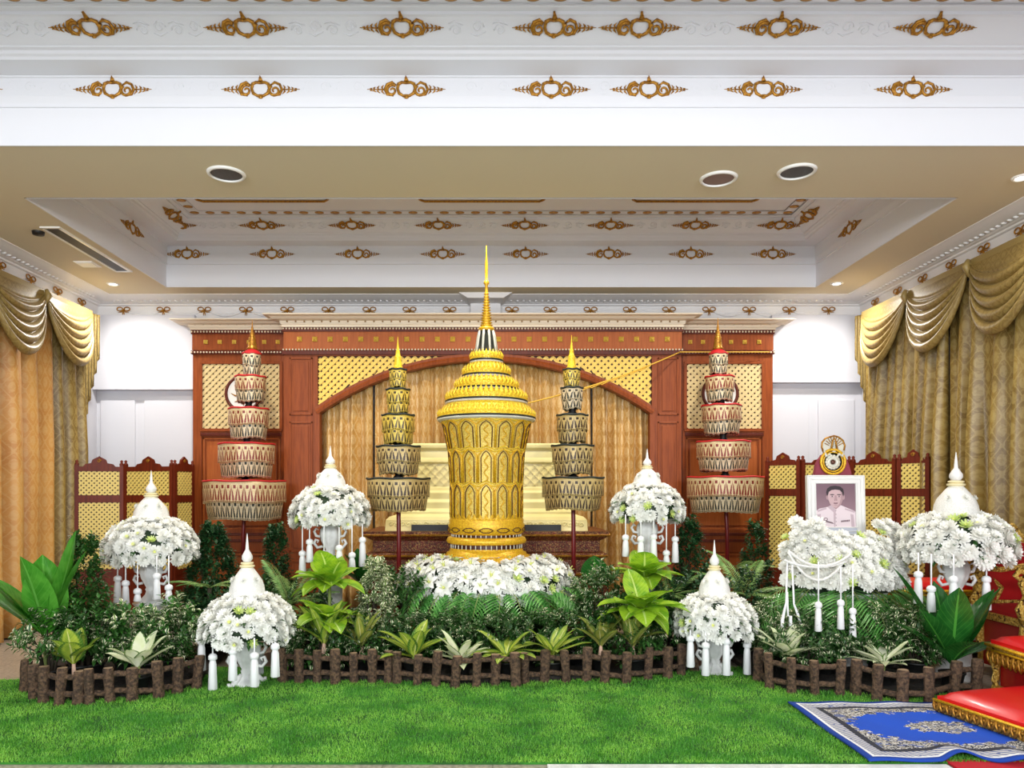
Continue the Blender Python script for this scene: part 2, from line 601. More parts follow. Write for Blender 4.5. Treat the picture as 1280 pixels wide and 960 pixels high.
def garland(m, p0, p1, dip, r=.012):
    p0 = Vector(p0); p1 = Vector(p1)
    for k in range(2):
        pts = []
        for i in range(13):
            t = i / 12
            q = p0.lerp(p1, t); q.z -= (dip - .02 * k) * 4 * t * (1 - t)
            pts.append(q)
        m.tube(pts, [r * (.5 + .8 * math.sin(PI * i / 12)) * (1 + .25 * (-1) ** i) for i in range(13)], 6)


for a, c in zip(bx[:-1], bx[1:]):
    garland(m, (a + .03, YB - .035, 3.80), (c - .03, YB - .035, 3.80), .07)
sy = [9.06 - .5 * i for i in range(12)]
for a, c in zip(sy[:-1], sy[1:]):
    garland(m, (XR - .035, a - .03, 3.80), (XR - .035, c + .03, 3.80), .07)
    garland(m, (XL + .035, a - .03, 3.80), (XL + .035, c + .03, 3.80), .07)
# leaf pattern on the sloping member
for i in range(70):
    y = 9.1 - i * .075
    for xx, sgn in ((XR - .16, 1), (XL + .16, -1)):
        m.ball((xx + sgn * .0, y, 3.886), (.03, .02, .012), 6, 4)
for i in range(118):
    m.ball((XL + .3 + i * .078, YB - .16, 3.886), (.02, .03, .012), 6, 4)
corn = struct(m.build('trim_3', M['plaster']))
for x in bx: inst('gilt_bow', BOW, corn, (x, YB - .056, 3.79))
for y in sy:
    inst('gilt_bow', BOW, corn, (XR - .056, y, 3.79), (0, 0, -PI / 2))
    inst('gilt_bow', BOW, corn, (XL + .056, y, 3.79), (0, 0, PI / 2))
# corbel in the middle of the back cornice
m = MB(); cx = X(607, 9.3)
m.bb(cx - .19, cx + .19, YB - .16, YB, 3.68, 3.86)
m.prism([(cx - .22, 3.86), (cx + .22, 3.86), (cx + .33, ZC), (cx - .33, ZC)], YB - .42, YB)
struct(m.build('trim_4', M['plaster'], bevel=.006))

# ceiling fittings
def speaker(px, py, label, face):
    d = F * (ZC - EYE) / (VY - py); x = X(px, d)
    r = thing('ceiling_speaker', label, 'speaker', (x, d, ZC))
    m = MB(); m.lathe([(.118, .0), (.118, -.012), (.125, -.018), (.14, -.012), (.145, 0)], 28, (x, d, ZC)); m.build('rim', M['white_gloss'], r)
    m = MB(); m.lathe([(0.001, -.008), (.09, -.008), (.12, -.004)], 28, (x, d, ZC)); m.build('grille', face, r)


speaker(283, 217, 'round dark grille set in ceiling beam above left fronds, leftmost of three', M['grille'])
speaker(996, 214, 'round dark grille set in ceiling beam at far right, rightmost of three', M['grille'])
speaker(898, 223, 'round rosy grey disc in ceiling beam beside the right dark grille', M['rose_grille'])
for lx, ly, lb in ((-4.44, 8.72, 'lit round downlight in the ceiling corner above the left white wall'), (4.03, 8.7, 'lit round downlight in the ceiling corner above the right white wall'),
                   (4.1, 5.76, 'lit round downlight at the right edge of the ceiling beam')):
    r = thing('downlight', lb, 'ceiling light', (lx, ly, ZC))
    m = MB(); m.lathe([(.045, .0), (.045, -.01), (.06, -.014), (.072, -.004), (.072, 0)], 24, (lx, ly, ZC)); m.build('rim', M['white_gloss'], r)
    m = MB(); m.lathe([(0.001, -.004), (.045, -.004)], 24, (lx, ly, ZC)); m.build('lens', M['lampface'], r)
r = thing('air_slot_diffuser', 'long black slot air diffuser in the ceiling left of the coffer', 'air vent', (-4.06, 7.5, ZC))
m = MB()
m.bb(-4.155, -4.13, 6.85, 8.2, ZC - .012, ZC); m.bb(-4.0, -3.97, 6.85, 8.2, ZC - .012, ZC); m.bb(-4.155, -3.97, 6.83, 6.86, ZC - .012, ZC); m.bb(-4.155, -3.97, 8.19, 8.22, ZC - .012, ZC)
m.build('frame', M['white_gloss'], r)
m = MB(); m.bb(-4.13, -4.0, 6.86, 8.19, ZC - .006, ZC + .0); m.build('slot', M['black'], r)
r = tag(MB().lathe([(0.001, -.03), (.05, -.028), (.055, 0)], 16, (-4.25, 6.97, ZC)).build('smoke_detector', M['black']), 'small dark round detector on ceiling at the near end of the slot diffuser', 'detector')
m = MB(); m.bb(-4.42, -4.22, 7.85, 8.05, ZC - .01, ZC); m.bb(-4.40, -4.24, 7.87, 8.03, ZC - .016, ZC - .008)
tag(m.build('ceiling_hatch', M['white_gloss']), 'small white square hatch in ceiling beside the slot diffuser', 'hatch')

# ------------------------------------------------------------------ wooden panelling
def clip_seg(p, q, x0, x1, z0, z1):
    t0, t1 = 0, 1
    dx, dz = q[0] - p[0], q[1] - p[1]
    for pp, qq in ((-dx, p[0] - x0), (dx, x1 - p[0]), (-dz, p[1] - z0), (dz, z1 - p[1])):
        if abs(pp) < 1e-9:
            if qq < 0: return None
        else:
            t = qq / pp
            if pp < 0: t0 = max(t0, t)
            else: t1 = min(t1, t)
    if t0 >= t1: return None
    return (p[0] + dx * t0, p[1] + dz * t0), (p[0] + dx * t1, p[1] + dz * t1)


def lattice(m, x0, x1, z0, z1, y, step, w, th=.012, keep=None, dirs=(1, -1), slope=1.0):
    H = z1 - z0; n = int((x1 - x0 + H / slope) / step) + 2
    for di, s in enumerate(dirs):
        for i in range(-1, n + 1):
            xs = x0 - H / slope + i * step if s > 0 else x0 + i * step
            a = (xs, z0); c = (xs + s * H / slope, z1)
            if s < 0: a = (xs, z0); c = (xs - H / slope, z1)
            r = clip_seg(a, c, x0, x1, z0, z1)
            if not r: continue
            (ax, az), (cx, cz) = r
            yy = y + di * th * .9
            if keep is None: m.bar((ax, yy, az), (cx, yy, cz), th, w, up=(0, 0, 1) if False else Vector((0, -1, 0)).cross(Vector((cx - ax, 0, cz - az))).normalized())
            else:
                k = 14; run = None
                for j in range(k + 1):
                    t = j / k; px_, pz_ = ax + (cx - ax) * t, az + (cz - az) * t
                    ok = keep(px_, pz_)
                    if ok and run is None: run = (px_, pz_)
                    if (not ok or j == k) and run is not None:
                        if (run[0] - px_) ** 2 + (run[1] - pz_) ** 2 > 1e-5:
                            m.bar((run[0], yy, run[1]), (px_, yy, pz_), th, w, up=Vector((0, -1, 0)).cross(Vector((cx - ax, 0, cz - az))).normalized())
                        run = None


def raised_panel(m, x0, x1, z0, z1, y, m_i=0):
    """moulded frame plus a fielded panel on the face y"""
    w = .022
    for a in ((x0, x1, z0, z0 + w), (x0, x1, z1 - w, z1), (x0, x0 + w, z0, z1), (x1 - w, x1, z0, z1)):
        m.bb(a[0], a[1], y - .014, y, a[2], a[3], m_i)
    q = .05
    if x1 - x0 > .2:
        m.bb(x0 + q, x1 - q, y - .01, y, z0 + q, z1 - q, m_i)


STUD = MB()
STUD.add([(-.03, 0, -.03), (.03, 0, -.03), (.03, 0, .03), (-.03, 0, .03), (-.03, -.008, -.03), (.03, -.008, -.03), (.03, -.008, .03), (-.03, -.008, .03), (0, -.03, 0)],
         [(0, 1, 5, 4), (1, 2, 6, 5), (2, 3, 7, 6), (3, 0, 4, 7), (4, 5, 8), (5, 6, 8), (6, 7, 8), (7, 4, 8)])
STUD = STUD.mesh('stud', M['stud'])


def bead_row(m, x0, x1, y, z, step=.038, r=.012):
    n = int((x1 - x0) / step)
    for i in range(n + 1):
        m.ball((x0 + (x1 - x0) * i / n, y, z), r, 6, 4)


def flared_cornice(x0, x1, yf, yb, z0, z1, out, left=True, right=True):
    m = MB(); H = z1 - z0
    pr = [(0, z0), (.02, z0), (.02, z0 + .03 * H / .13), (.03, z0 + .25 * H), (.04, z0 + .55 * H), (out * .55, z0 + .62 * H), (out * .7, z0 + .8 * H), (out, z0 + .88 * H), (out, z1), (0, z1)]
    rings = []
    for s_, z in pr:
        sl = s_ if left else 0; sr = s_ if right else 0
        rings.append([(x0 - sl, yb, z), (x0 - sl, yf - s_, z), (x1 + sr, yf - s_, z), (x1 + sr, yb, z)])
    m.rings(rings, closed=False)
    return m


def tdentils(m, x0, x1, y, z, step=.104):
    n = int((x1 - x0) / step)
    for i in range(n):
        x = x0 + (i + .5) * (x1 - x0) / n
        m.bb(x - .03, x + .03, y - .012, y, z + .006, z + .02)
        m.bb(x - .009, x + .009, y - .012, y, z - .026, z + .008)


# centre
yc = 9.1
def CX(p): return X(p, yc)
def CZ(p): return Z(p, yc)
cxl, cxr = CX(355), CX(852)
root = thing('arched_wood_panelling', 'tall reddish wood panelling with gold lattice spandrels over a wide curtained arch', 'wall panelling', ((cxl + cxr) / 2, yc, 0))
acx, acz = CX(606), CZ(450)
hc = CX(815) - CX(397); R = None
half = hc / 2; rise = CZ(450) - CZ(517)
RA = (half * half + rise * rise) / (2 * rise); zc0 = CZ(450) - RA
def archz(x, r=RA):
    dx = x - acx
    return zc0 + math.sqrt(max(0, r * r - dx * dx))
m = MB()
ol, orr = acx - half, acx + half
ztop = CZ(440)
# pilasters
m.bb(cxl, ol, yc, yc + .25, 0, ztop); m.bb(orr, cxr, yc, yc + .25, 0, ztop)
# top rail and spandrel board
m.bb(ol, orr, yc + .0, yc + .2, CZ(445), ztop)
N = 40
for i in range(N):
    a = ol + hc * i / N; c = ol + hc * (i + 1) / N
    za, zc_ = archz(a), archz(c)
    m.add([(a, yc + .04, za), (c, yc + .04, zc_), (c, yc + .04, ztop), (a, yc + .04, ztop), (a, yc + .2, za), (c, yc + .2, zc_)], [(0, 1, 2, 3), (0, 4, 5, 1)], 1)
m.build('frame', [M['wood'], M['wood_backing']], root)
pl = [(CX(362), CX(391)), (CX(822), CX(848))]
for x0, x1 in pl:
    for z0, z1 in ((CZ(519), CZ(447)), (CZ(690), CZ(527)), (.1, CZ(700))):
        m = MB(); raised_panel(m, x0, x1, z0, z1, yc)
        m.build('raised_panel', M['wood'], root, bevel=.004)
# arch trim: a moulded band
m = MB()
rings = []
for i in range(49):
    a = ol + hc * i / 48
    n = Vector((a - acx, 0, archz(a) - zc0)).normalized()
    base = Vector((a, 0, archz(a)))
    ring = []
    for o_, y_ in ((-.012, yc + .1), (-.012, yc - .035), (.02, yc - .045), (.045, yc - .03), (.075, yc - .03), (.085, yc + .04)):
        q = base + n * o_; ring.append((q.x, y_, q.z))
    rings.append(ring)
m.rings(rings, closed=True, smooth=False)
for x0, x1 in ((ol - .03, ol + .03), (orr - .03, orr + .03)):
    m.bb(x0, x1, yc - .025, yc + .1, 0, archz(ol) + .05)
m.build('arch_moulding', M['wood'], root)
for a, c in ((ol + .01, acx), (acx, orr - .01)):
    m = MB(); lattice(m, a, c, archz(ol), CZ(445), yc + .028, .085, .037, .014, keep=lambda x, z: z > archz(x) + .05)
    m.build('lattice', M['lattice_gold'], root)
# frieze
m = MB(); m.bb(cxl, cxr, yc - .02, yc + .25, CZ(438), CZ(410)); m.build('frieze', M['wood_light'], root)
m = MB(); m.bb(cxl - .015, cxr + .015, yc - .035, yc + .25, CZ(415), CZ(410)); m.bb(cxl - .015, cxr + .015, yc - .035, yc + .25, CZ(443.5), CZ(439))
m.build('frieze_rail', M['wood_dark'], root)
m = MB(); bead_row(m, cxl, cxr, yc - .04, CZ(411.5)); m.build('bead_row', M['bead'], root)
m = MB(); bead_row(m, cxl, cxr, yc - .03, CZ(437.5)); m.build('bead_row', M['bead'], root)
for i in range(25):
    inst('stud', STUD, root, (CX(375 + 19.1 * i) - root.location.x, -.022, CZ(424.5)))
m = flared_cornice(cxl, cxr, yc - .02, YB - .02, CZ(409.5), 3.63, .2); co = m.build('cornice', M['cream_trim'], root)
m = MB(); tdentils(m, cxl - .0, cxr + .0, yc - .055, CZ(401.5)); m.build('dentils', M['gilt_soft'], root)

# side bays
def side_bay(p0, p1, side, medal_px, label, studs):
    ys = 9.3
    def SX(p): return X(p, ys)
    def SZ(p): return Z(p, ys)
    x0, x1 = SX(p0), SX(p1)
    root = thing('wood_wall_bay', label, 'wall panelling', ((x0 + x1) / 2, ys, 0))
    lx0, lx1 = (x0 + .13, x1 - .04) if side < 0 else (x0 + .04, x1 - .13)
    if side < 0: lx0, lx1 = SX(252), SX(351)
    else: lx0, lx1 = SX(857), SX(953)
    m = MB()
    m.bb(x0, x1, ys + .03, YB, 0, SZ(438))
    z1, z0 = SZ(454), SZ(537)
    m.bb(x0, lx0, ys, ys + .03, 0, SZ(438)); m.bb(lx1, x1, ys, ys + .03, 0, SZ(438))
    m.bb(lx0, lx1, ys, ys + .03, z1, SZ(438)); m.bb(lx0, lx1, ys, ys + .03, SZ(546), z0)
    m.bb(lx0, lx1, ys, ys + .03, SZ(690), SZ(662))
    m.build('frame', M['wood'], root, bevel=.003)
    m = MB(); m.bb(lx0, lx1, ys + .02, ys + .032, z0, z1); m.build('lattice_backing', M['wood_backing'], root)
    m = MB(); lattice(m, lx0, lx1, z0, z1, ys + .002, .08, .036, .012); m.build('lattice', M['lattice'], root)
    m = MB()
    for a in ((lx0 - .02, lx1 + .02, z1 - .012, z1 + .025), (lx0 - .02, lx1 + .02, z0 - .025, z0 + .012), (lx0 - .025, lx0 + .014, z0, z1), (lx1 - .014, lx1 + .025, z0, z1)):
        m.bb(a[0], a[1], ys - .02, ys + .01, a[2], a[3])
    m.build('lattice_moulding', M['wood'], root, bevel=.004)
    m = MB(); raised_panel(m, lx0 + .01, lx1 - .01, SZ(662), SZ(547), ys + .03)
    m.build('panel', M['wood_light'], root, bevel=.004)
    for p in (667, 675):
        m = MB(); m.bb(x0 - .01, x1 + .01, ys - .02, ys, SZ(p + 2.5), SZ(p - 1)); m.build('rail', M['wood_dark'], root, bevel=.004)
    m = MB(); m.bb(lx0 - .01, lx1 + .01, ys - .02, ys, SZ(545), SZ(541)); m.build('rail', M['wood_dark'], root, bevel=.004)
    m = MB(); raised_panel(m, lx0 + .01, lx1 - .01, .12, SZ(692), ys + .03); m.build('panel', M['wood_light'], root, bevel=.004)
    # round medallion in the lattice
    cx, cz = SX(medal_px), SZ(492)
    m = MB()
    R_ = .215
    pts = [(cx + R_ * math.cos(2 * PI * i / 40), ys - .012, cz + R_ * math.sin(2 * PI * i / 40)) for i in range(41)]
    m.tube(pts, .02, 8, caps=False)
    md = m.build('medallion_rim', M['wood_dark'], root)
    m = MB()
    m.prism([(cx + .2 * math.cos(2 * PI * i / 40), cz + .2 * math.sin(2 * PI * i / 40)) for i in range(40)], ys - .012, ys + .01)
    fc = m.build('medallion_face', M['white_gloss'], root)
    m = MB()
    for k in range(8):
        a = 2 * PI * k / 8
        m.tube([(cx + .05 * math.cos(a), ys - .016, cz + .05 * math.sin(a)), (cx + .1 * math.cos(a + .3), ys - .018, cz + .1 * math.sin(a + .3)), (cx + .15 * math.cos(a), ys - .016, cz + .15 * math.sin(a))], [.006, .012, .004], 6)
    m.build('medallion_scroll', M['gilt'], fc)
    # frieze and cornice
    m = MB(); m.bb(x0, x1, ys - .02, YB, SZ(438), SZ(412)); m.build('frieze', M['wood'], root)
    m = MB(); m.bb(x0 - .012, x1 + .012, ys - .035, YB, SZ(418), SZ(413)); m.bb(x0 - .012, x1 + .012, ys - .035, YB, SZ(443), SZ(439)); m.build('frieze_rail', M['wood_dark'], root)
    m = MB(); bead_row(m, x0, x1, ys - .04, SZ(415.5)); m.build('bead_row', M['bead'], root)
    m = MB(); bead_row(m, x0, x1, ys - .04, SZ(441)); m.build('bead_row', M['bead'], root)
    for p in studs:
        inst('stud', STUD, root, (SX(p) - root.location.x, -.022, SZ(428)), sc=.85)
    m = flared_cornice(x0, x1, ys - .02, YB - .02, SZ(413), 3.61, .2, left=side < 0, right=side > 0); m.build('cornice', M['cream_trim'], root)
    m = MB(); tdentils(m, x0, x1, ys - .055, SZ(405)); m.build('dentils', M['gilt_soft'], root)


side_bay(241, 355.5, -1, 304.5, 'reddish wood wall bay with pale lattice behind the far left tiered parasol', [258, 275.5, 293.5, 312, 331, 348])
side_bay(853, 966, 1, 900, 'reddish wood wall bay with pale lattice behind the far right tiered parasol', [862, 878, 896, 913, 930, 948])

# ------------------------------------------------------------------ curtains
def curtain(name, p0, p1, z0, z1, amp, wl, seed, mt, label, group=None, nrm=None):
    """pleated cloth hanging along p0 -> p1"""
    rnd = random.Random(seed)
    p0 = Vector((*p0, 0)); p1 = Vector((*p1, 0)); d = p1 - p0; L = d.length; d.normalize()
    n = Vector((-d.y, d.x, 0)) if nrm is None else Vector(nrm)
    nf = max(2, int(L / wl))
    ph = []; xs = [0]
    for i in range(nf): xs.append(xs[-1] + rnd.uniform(.65, 1.35))
    xs = [x / xs[-1] for x in xs]; am = [rnd.uniform(.65, 1.25) for _ in range(nf)]
    def off(t):
        for i in range(nf):
            if t <= xs[i + 1] + 1e-9:
                q = (t - xs[i]) / (xs[i + 1] - xs[i])
                return am[i] * (math.sin(2 * PI * q) + .25 * math.sin(4 * PI * q + i)), i
        return 0, nf - 1
    def fn(a, b_):
        o, i = off(a)
        z = z0 + (z1 - z0) * b_
        grow = .25 + .75 * min(1, (1 - b_) * 2.2) if b_ > .5 else 1.0
        sway = .03 * math.sin(3.1 * b_ + i * 1.7) * (1 - b_)
        p = p0 + d * (L * a + sway * (0 if a in (0, 1) else 1)) + n * (o * amp * grow)
        return (p.x, p.y, z)
    m = MB()
    cl = L * (1 + 3 * amp / wl * .5)
    m.grid(fn, nf * 12, 14, uvf=lambda a, b_: (a * cl, (z1 - z0) * b_))
    o = m.build(name, mt, solid=.006)
    return tag(o, label, 'curtain', group)


# arch curtains
yy = yc + .2
segs = [(395, 466, 'pale gold damask curtain at the far left inside the wooden arch'),
        (469, 603, 'gold damask curtain inside the arch just left of the golden urn spire'),
        (607, 738, 'gold damask curtain inside the arch just right of the golden urn spire'),
        (741, 819, 'gold damask curtain at the far right of the wooden arch')]
for i, (a, c, lb) in enumerate(segs):
    curtain('arch_curtain', (X(a, yy), yy), (X(c, yy), yy), .05, CZ(450) + .05 if 0 < i < 3 else CZ(466), .09, .15, 30 + i, M['damask_arch'], lb, 'curtains inside the arch')
# the arch reveal behind the curtains
# left wall curtains
curtain('window_curtain', (XL + .16, 8.85), (XL + .17, 8.25), .02, 3.5, .10, .17, 3, M['damask'], 'olive gold curtain nearest the left white wall corner')
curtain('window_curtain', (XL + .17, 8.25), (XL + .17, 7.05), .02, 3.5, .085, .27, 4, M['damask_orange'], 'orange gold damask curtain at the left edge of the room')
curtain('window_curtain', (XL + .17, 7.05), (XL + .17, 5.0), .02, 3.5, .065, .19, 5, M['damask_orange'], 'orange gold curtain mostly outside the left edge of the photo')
curtain('window_curtain', (XR - .2, 9.0), (XR - .2, 7.38), .02, 3.5, .11, .2, 6, M['damask'], 'olive gold damask curtain on right wall nearest the corner, under two swags')
curtain('window_curtain', (XR - .2, 7.34), (XR - .2, 5.2), .02, 3.5, .12, .24, 7, M['damask'], 'wide olive gold damask curtain at the right edge of the photo')


def swag_mesh(m, a, c, xw, sgn, ztop, drop, nf=7):
    """draped swag hanging on a side wall between y=a and y=c (a is nearer the back wall)"""
    L = a - c
    for k in range(1):
        def fn(u, v):
            t = u
            s = 4 * t * (1 - t)
            arc = s ** .72
            depth = v
            z = ztop - drop * depth * (.10 + .90 * arc)
            q = (depth * nf) % 1.0
            ridge = math.sin(PI * q) ** .6
            on = min(1, max(0, (depth - .22) / .12))
            fold = .06 * ridge * (arc * .75 + .25) * on
            bulge = .05 + .11 * depth * arc + fold
            y = a - L * (t + (0.5 - t) * .10 * depth * (1 - s))
            return (xw + sgn * (.19 + bulge), y, z)
        m.grid(fn, 26, nf * 10, uvf=lambda u, v: (u * L, v * drop * 1.4))
    # gathered ends
    return m


def jabot(m, xw, sgn, y0, y1, ztop, zlong, zshort, nf=5):
    """cascading tail: pleats whose lower edge steps up"""
    pts = []
    def fn(u, v):
        q = u * nf
        i = int(min(q, nf - 1e-6)); fr = q - i
        tri = fr * 2 if fr < .5 else 2 - fr * 2
        y = y0 + (y1 - y0) * (i / nf + tri * .9 / nf)
        x = xw + sgn * (.12 + .016 * i + .07 * tri)
        zb = zlong + (zshort - zlong) * (u)
        return (x, y, ztop + (zb - ztop) * v)
    m.grid(fn, nf * 8, 10, uvf=lambda u, v: (u * 1.2, v * (ztop - zlong)))
    return m


def valance(name, xw, sgn, ys, drops, label, jab):
    root = thing(name, label, 'curtain valance', (xw + sgn * .1, (ys[0] + ys[-1]) / 2, 3.66))
    for (a, c), dr in zip(zip(ys[:-1], ys[1:]), drops):
        m = MB(); swag_mesh(m, a + .03, c - .03, xw, sgn, 3.66, dr)
        m.build('swag', M['valance'], root, solid=.006)
    m = MB()
    m.bb(xw, xw + sgn * .25, ys[-1], ys[0] + .02, 3.6, 3.665)
    m.build('pelmet_board', M['valance'], root)
    y0, y1 = jab
    m = MB(); jabot(m, xw, sgn, y0, y1, 3.655, 2.35, 3.2)
    m.build('tail', M['valance'], root, solid=.005)
    for y in ys[1:-1]:
        m = MB()
        m.tube([(xw + sgn * .27, y, 3.66), (xw + sgn * .3, y, 3.6), (xw + sgn * .26, y, 3.5)], [.02, .035, .01], 8)
        m.build('gather', M['valance'], root)


valance('swagged_valance', XL, 1, [8.92, 7.98, 7.02, 6.0, 5.0], [.74, .78, .8, .8], 'olive gold swagged valance with pleated tail above the left curtains', (8.92, 9.1))
valance('swagged_valance', XR, -1, [8.98, 8.0, 6.95, 5.95, 5.0], [.74, .76, .8, .8], 'olive gold swagged valance with pleated tail above the right curtains', (8.98, 9.16))
# ------------------------------------------------------------------ materials of the objects
M['urn_gold'] = material('urn_gilding', fn=two('#f2c62c', '#cf9416', 70, .3, .7), rough=.36, metal=.25, bump=(120, .5, .004))
M['urn_gold_pale'] = material('urn_pale_gold', fn=two('#ecd266', '#cda642', 90, .35, .65), rough=.4, metal=.2, bump=(140, .5, .003))
M['urn_bright'] = material('urn_bright_gold', fn=two('#fae23c', '#e2b01e', 80, .35, .65), rough=.38, metal=.15, bump=(110, .6, .004))
M['urn_dark'] = material('urn_dark_enamel', '#23261f', .35)
M['urn_maroon'] = material('urn_maroon_line', '#4c2016', .4)
M['silver_white'] = material('pale_enamel', '#d8d6c6', .3, .1)
M['red_lacquer'] = material('red_lacquer', '#9a1418', .3, coat=.3)
M['maroon_pole'] = material('maroon_pole_paint', '#6e1216', .35)
M['red_cloth'] = material('red_cloth', '#c21a20', .6)
M['dark_cloth'] = material('dark_green_cloth', '#1c241f', .6)
M['yellow_cloth'] = material('yellow_cloth', '#d9b830', .55)
M['white_paint'] = material('white_pedestal_paint', fn=two('#f1f1ee', '#dadbd8', 9), rough=.4)
M['white_satin'] = material('white_garland_jasmine', fn=two('#f8f7f2', '#e2e2da', 120, .3, .7), rough=.6, bump=(160, .6, .004))
M['tassel'] = material('white_tassel', '#f4f4f4', .6)
M['petal'] = material('white_petals', '#f6f6ef', .6, sub=.12)
M['petal_core'] = material('flower_centre', fn=two('#e3e58a', '#b9cf4e', 60), rough=.6)
M['petal_green'] = material('greenish_petals', fn=two('#e4efa8', '#c2dc6c', 30), rough=.55, sub=.25)
M['dark_leaf'] = material('dark_flower_foliage', '#22381e', .5, sub=.1)


def lace(a, bg, gold):
    def f(bs):
        u, v, raw = uvw()
        t = (u.frac() - .5).abs() * 2
        vv = v
        drop = vv.smooth(.12, .9) * 1.0
        dark = ((t < (drop * .92)) * (t > (drop * .22)) * (vv > .14) * (vv < .88)).max(((t - .5 - .3 * (vv - .5)).abs() < .05) * (vv > .4))
        dark = dark * (noise(700, 1, raw) > .33)
        topd = ((t * 1.0 > .6) * (vv < .34) * (vv > .18))
        dots = (((u * 4).frac() - .5).abs() < .2) * ((vv - .93).abs() < .035)
        base = mix(noise(90, 3, raw).smooth(.42, .58), a, gold)
        return mix(dark.max(topd).max(dots), base, bg)
    return f


M['lace_red'] = material('gold_lace_over_red', fn=lace('#e6dcbc', '#7c2a22', '#b8913f'), rough=.42, metal=.1)
M['lace_black'] = material('gold_lace_over_black', fn=lace('#e9e2cc', '#2a2c26', '#b39046'), rough=.42, metal=.1)
M['lace_brown'] = material('gold_lace_over_brown', fn=lace('#d6c48c', '#3a2a20', '#b08c44'), rough=.42, metal=.1)
M['lace_yellow'] = material('yellow_gold_lace', fn=lace('#ecd568', '#4a3f22', '#c7a02c'), rough=.4, metal=.15)
M['cream_paint'] = material('cream_coffin_paint', fn=two('#f6eca8', '#f0e29a', 2), rough=.35)
M['red_carving'] = material('gilded_red_carving', fn=lambda b: mix(noise(120, 4).smooth(.54, .62), mix(noise(30, 2).smooth(.4, .6), '#4f160d', '#6e2114'), '#b9904c'), rough=.4, metal=.15, bump=(85, .8, .01))
M['gold_carving'] = material('gilded_carving', fn=lambda b: mix(voro(46).smooth(.6, .85), mix(noise(60, 2).smooth(.4, .6), '#ecc968', '#bf9034'), '#4a2410'), rough=.28, metal=.5, bump=(70, 1, .02))
M['red_velvet'] = material('red_cushion_satin', '#e01018', .38, coat=.2)
M['screen_wood'] = material('screen_dark_red_wood', fn=wood_fn('#6e2812', '#581e0d'), rough=.45, spec=.25)
M['screen_lattice'] = material('screen_gold_lattice', '#e0c86e', .45)
M['screen_back'] = material('screen_backing', '#4a381a', .6)


def leafmat(name, a, b_, edge=None, rough=.38, w=.3, mid=None, inv=False, sub=.18):
    def f(bs):
        u, v, raw = uvw()
        c = mix(noise(9, 2).smooth(.35, .65), a, b_)
        if edge:
            k = (u - .5).abs() + (noise(60, 2, raw) - .5) * .35
            c = mix((k < w) if inv else (k > w), c, edge)
        if mid:
            c = mix((u - .5).abs() < .035, c, mid)
            c = mix((((v * 13 - (u - .5).abs() * 6).frac()) < .12) * .35, c, mid)
        return c
    return material(name, fn=f, rough=rough, sub=sub)


M['leaf_dark'] = leafmat('dark_green_leaves', '#24491b', '#38642a')
M['leaf_mid'] = leafmat('mid_green_leaves', '#2c5a20', '#3f7a2c')
M['leaf_conifer'] = leafmat('blue_green_needles', '#1c4020', '#2c5a2e')
M['leaf_varieg'] = leafmat('cream_edged_leaves', '#35592a', '#4a7236', '#eeeec8', w=.22)
M['leaf_cream'] = leafmat('pale_variegated_leaves', '#7a9a48', '#5c8038', '#f6f4d2', w=.16)
M['leaf_lime'] = leafmat('lime_leaves', '#a9d02e', '#6fa822', mid='#d4ee80', sub=.3)
M['leaf_lime2'] = leafmat('yellow_green_leaves', '#c2cf4a', '#8fae3a', '#4f7d2a', w=.36, mid='#e2e890', sub=.3)
M['leaf_olive'] = leafmat('olive_yellow_leaves', '#b5b250', '#8d9a3e', '#5f7a30', w=.34, mid='#d8d89a', sub=.25)
M['leaf_white'] = leafmat('white_caladium_leaves', '#f0f2d8', '#dfe8b8', '#5c8238', w=.40, sub=.25)
M['leaf_big'] = leafmat('glossy_broad_leaves', '#3f8a26', '#57a034', mid='#6bb14a', rough=.25, sub=.2)
M['leaf_bigdark'] = leafmat('glossy_deep_green_leaves', '#1f5a20', '#2c6c28', mid='#4f9a3a', rough=.22, sub=.15)
M['leaf_palm'] = leafmat('palm_leaflets', '#3c8434', '#63a84c', mid='#a4d484', rough=.3)
M['stem'] = material('plant_stem', '#7b8a4a', .6)
M['stem_pale'] = material('pale_pink_stem', '#c9a58e', .6)
M['stem_brown'] = material('brown_stem', '#2c2416', .8)
M['pot'] = material('black_plastic_pot', '#191918', .5)
M['log'] = material('fence_log_bark', fn=lambda b: mix(noise(45, 5).smooth(.35, .65), '#3a2b20', '#6b523c'), rough=.85, bump=(50, 1, .02))
M['log_cut'] = material('fence_log_cut_end', '#8a7258', .8)

# ------------------------------------------------------------------ leaves and flowers
def leaf_geo(m, mtx, L, W, droop=.3, fold=.2, n=6, mi=0, wave=0, shape=.9):
    """leaf along +Y of mtx, bending down by droop (rad over its length)"""
    vs = []; uv = []
    y = 0; z = 0; ang = 0
    for i in range(n + 1):
        t = i / n
        w = W * .5 * (math.sin(PI * min(1, t ** shape)) ** .75 if 0 < t < 1 else 0)
        if i: 
            ang = -droop * (t - .5 / n)
            y += L / n * math.cos(ang); z += L / n * math.sin(ang)
        wv = wave * math.sin(t * 9)
        for s in (-1, -.5, 0, .5, 1):
            vs.append(mtx @ Vector((w * s, y, z + abs(s) * w * fold * 1.6 + wv * abs(s))))
            uv.append((.5 + s * .5, t))
    fs = [(i * 5 + j, i * 5 + j + 1, (i + 1) * 5 + j + 1, (i + 1) * 5 + j) for i in range(n) for j in range(4)]
    m.add(vs, fs, mi, True, uv)


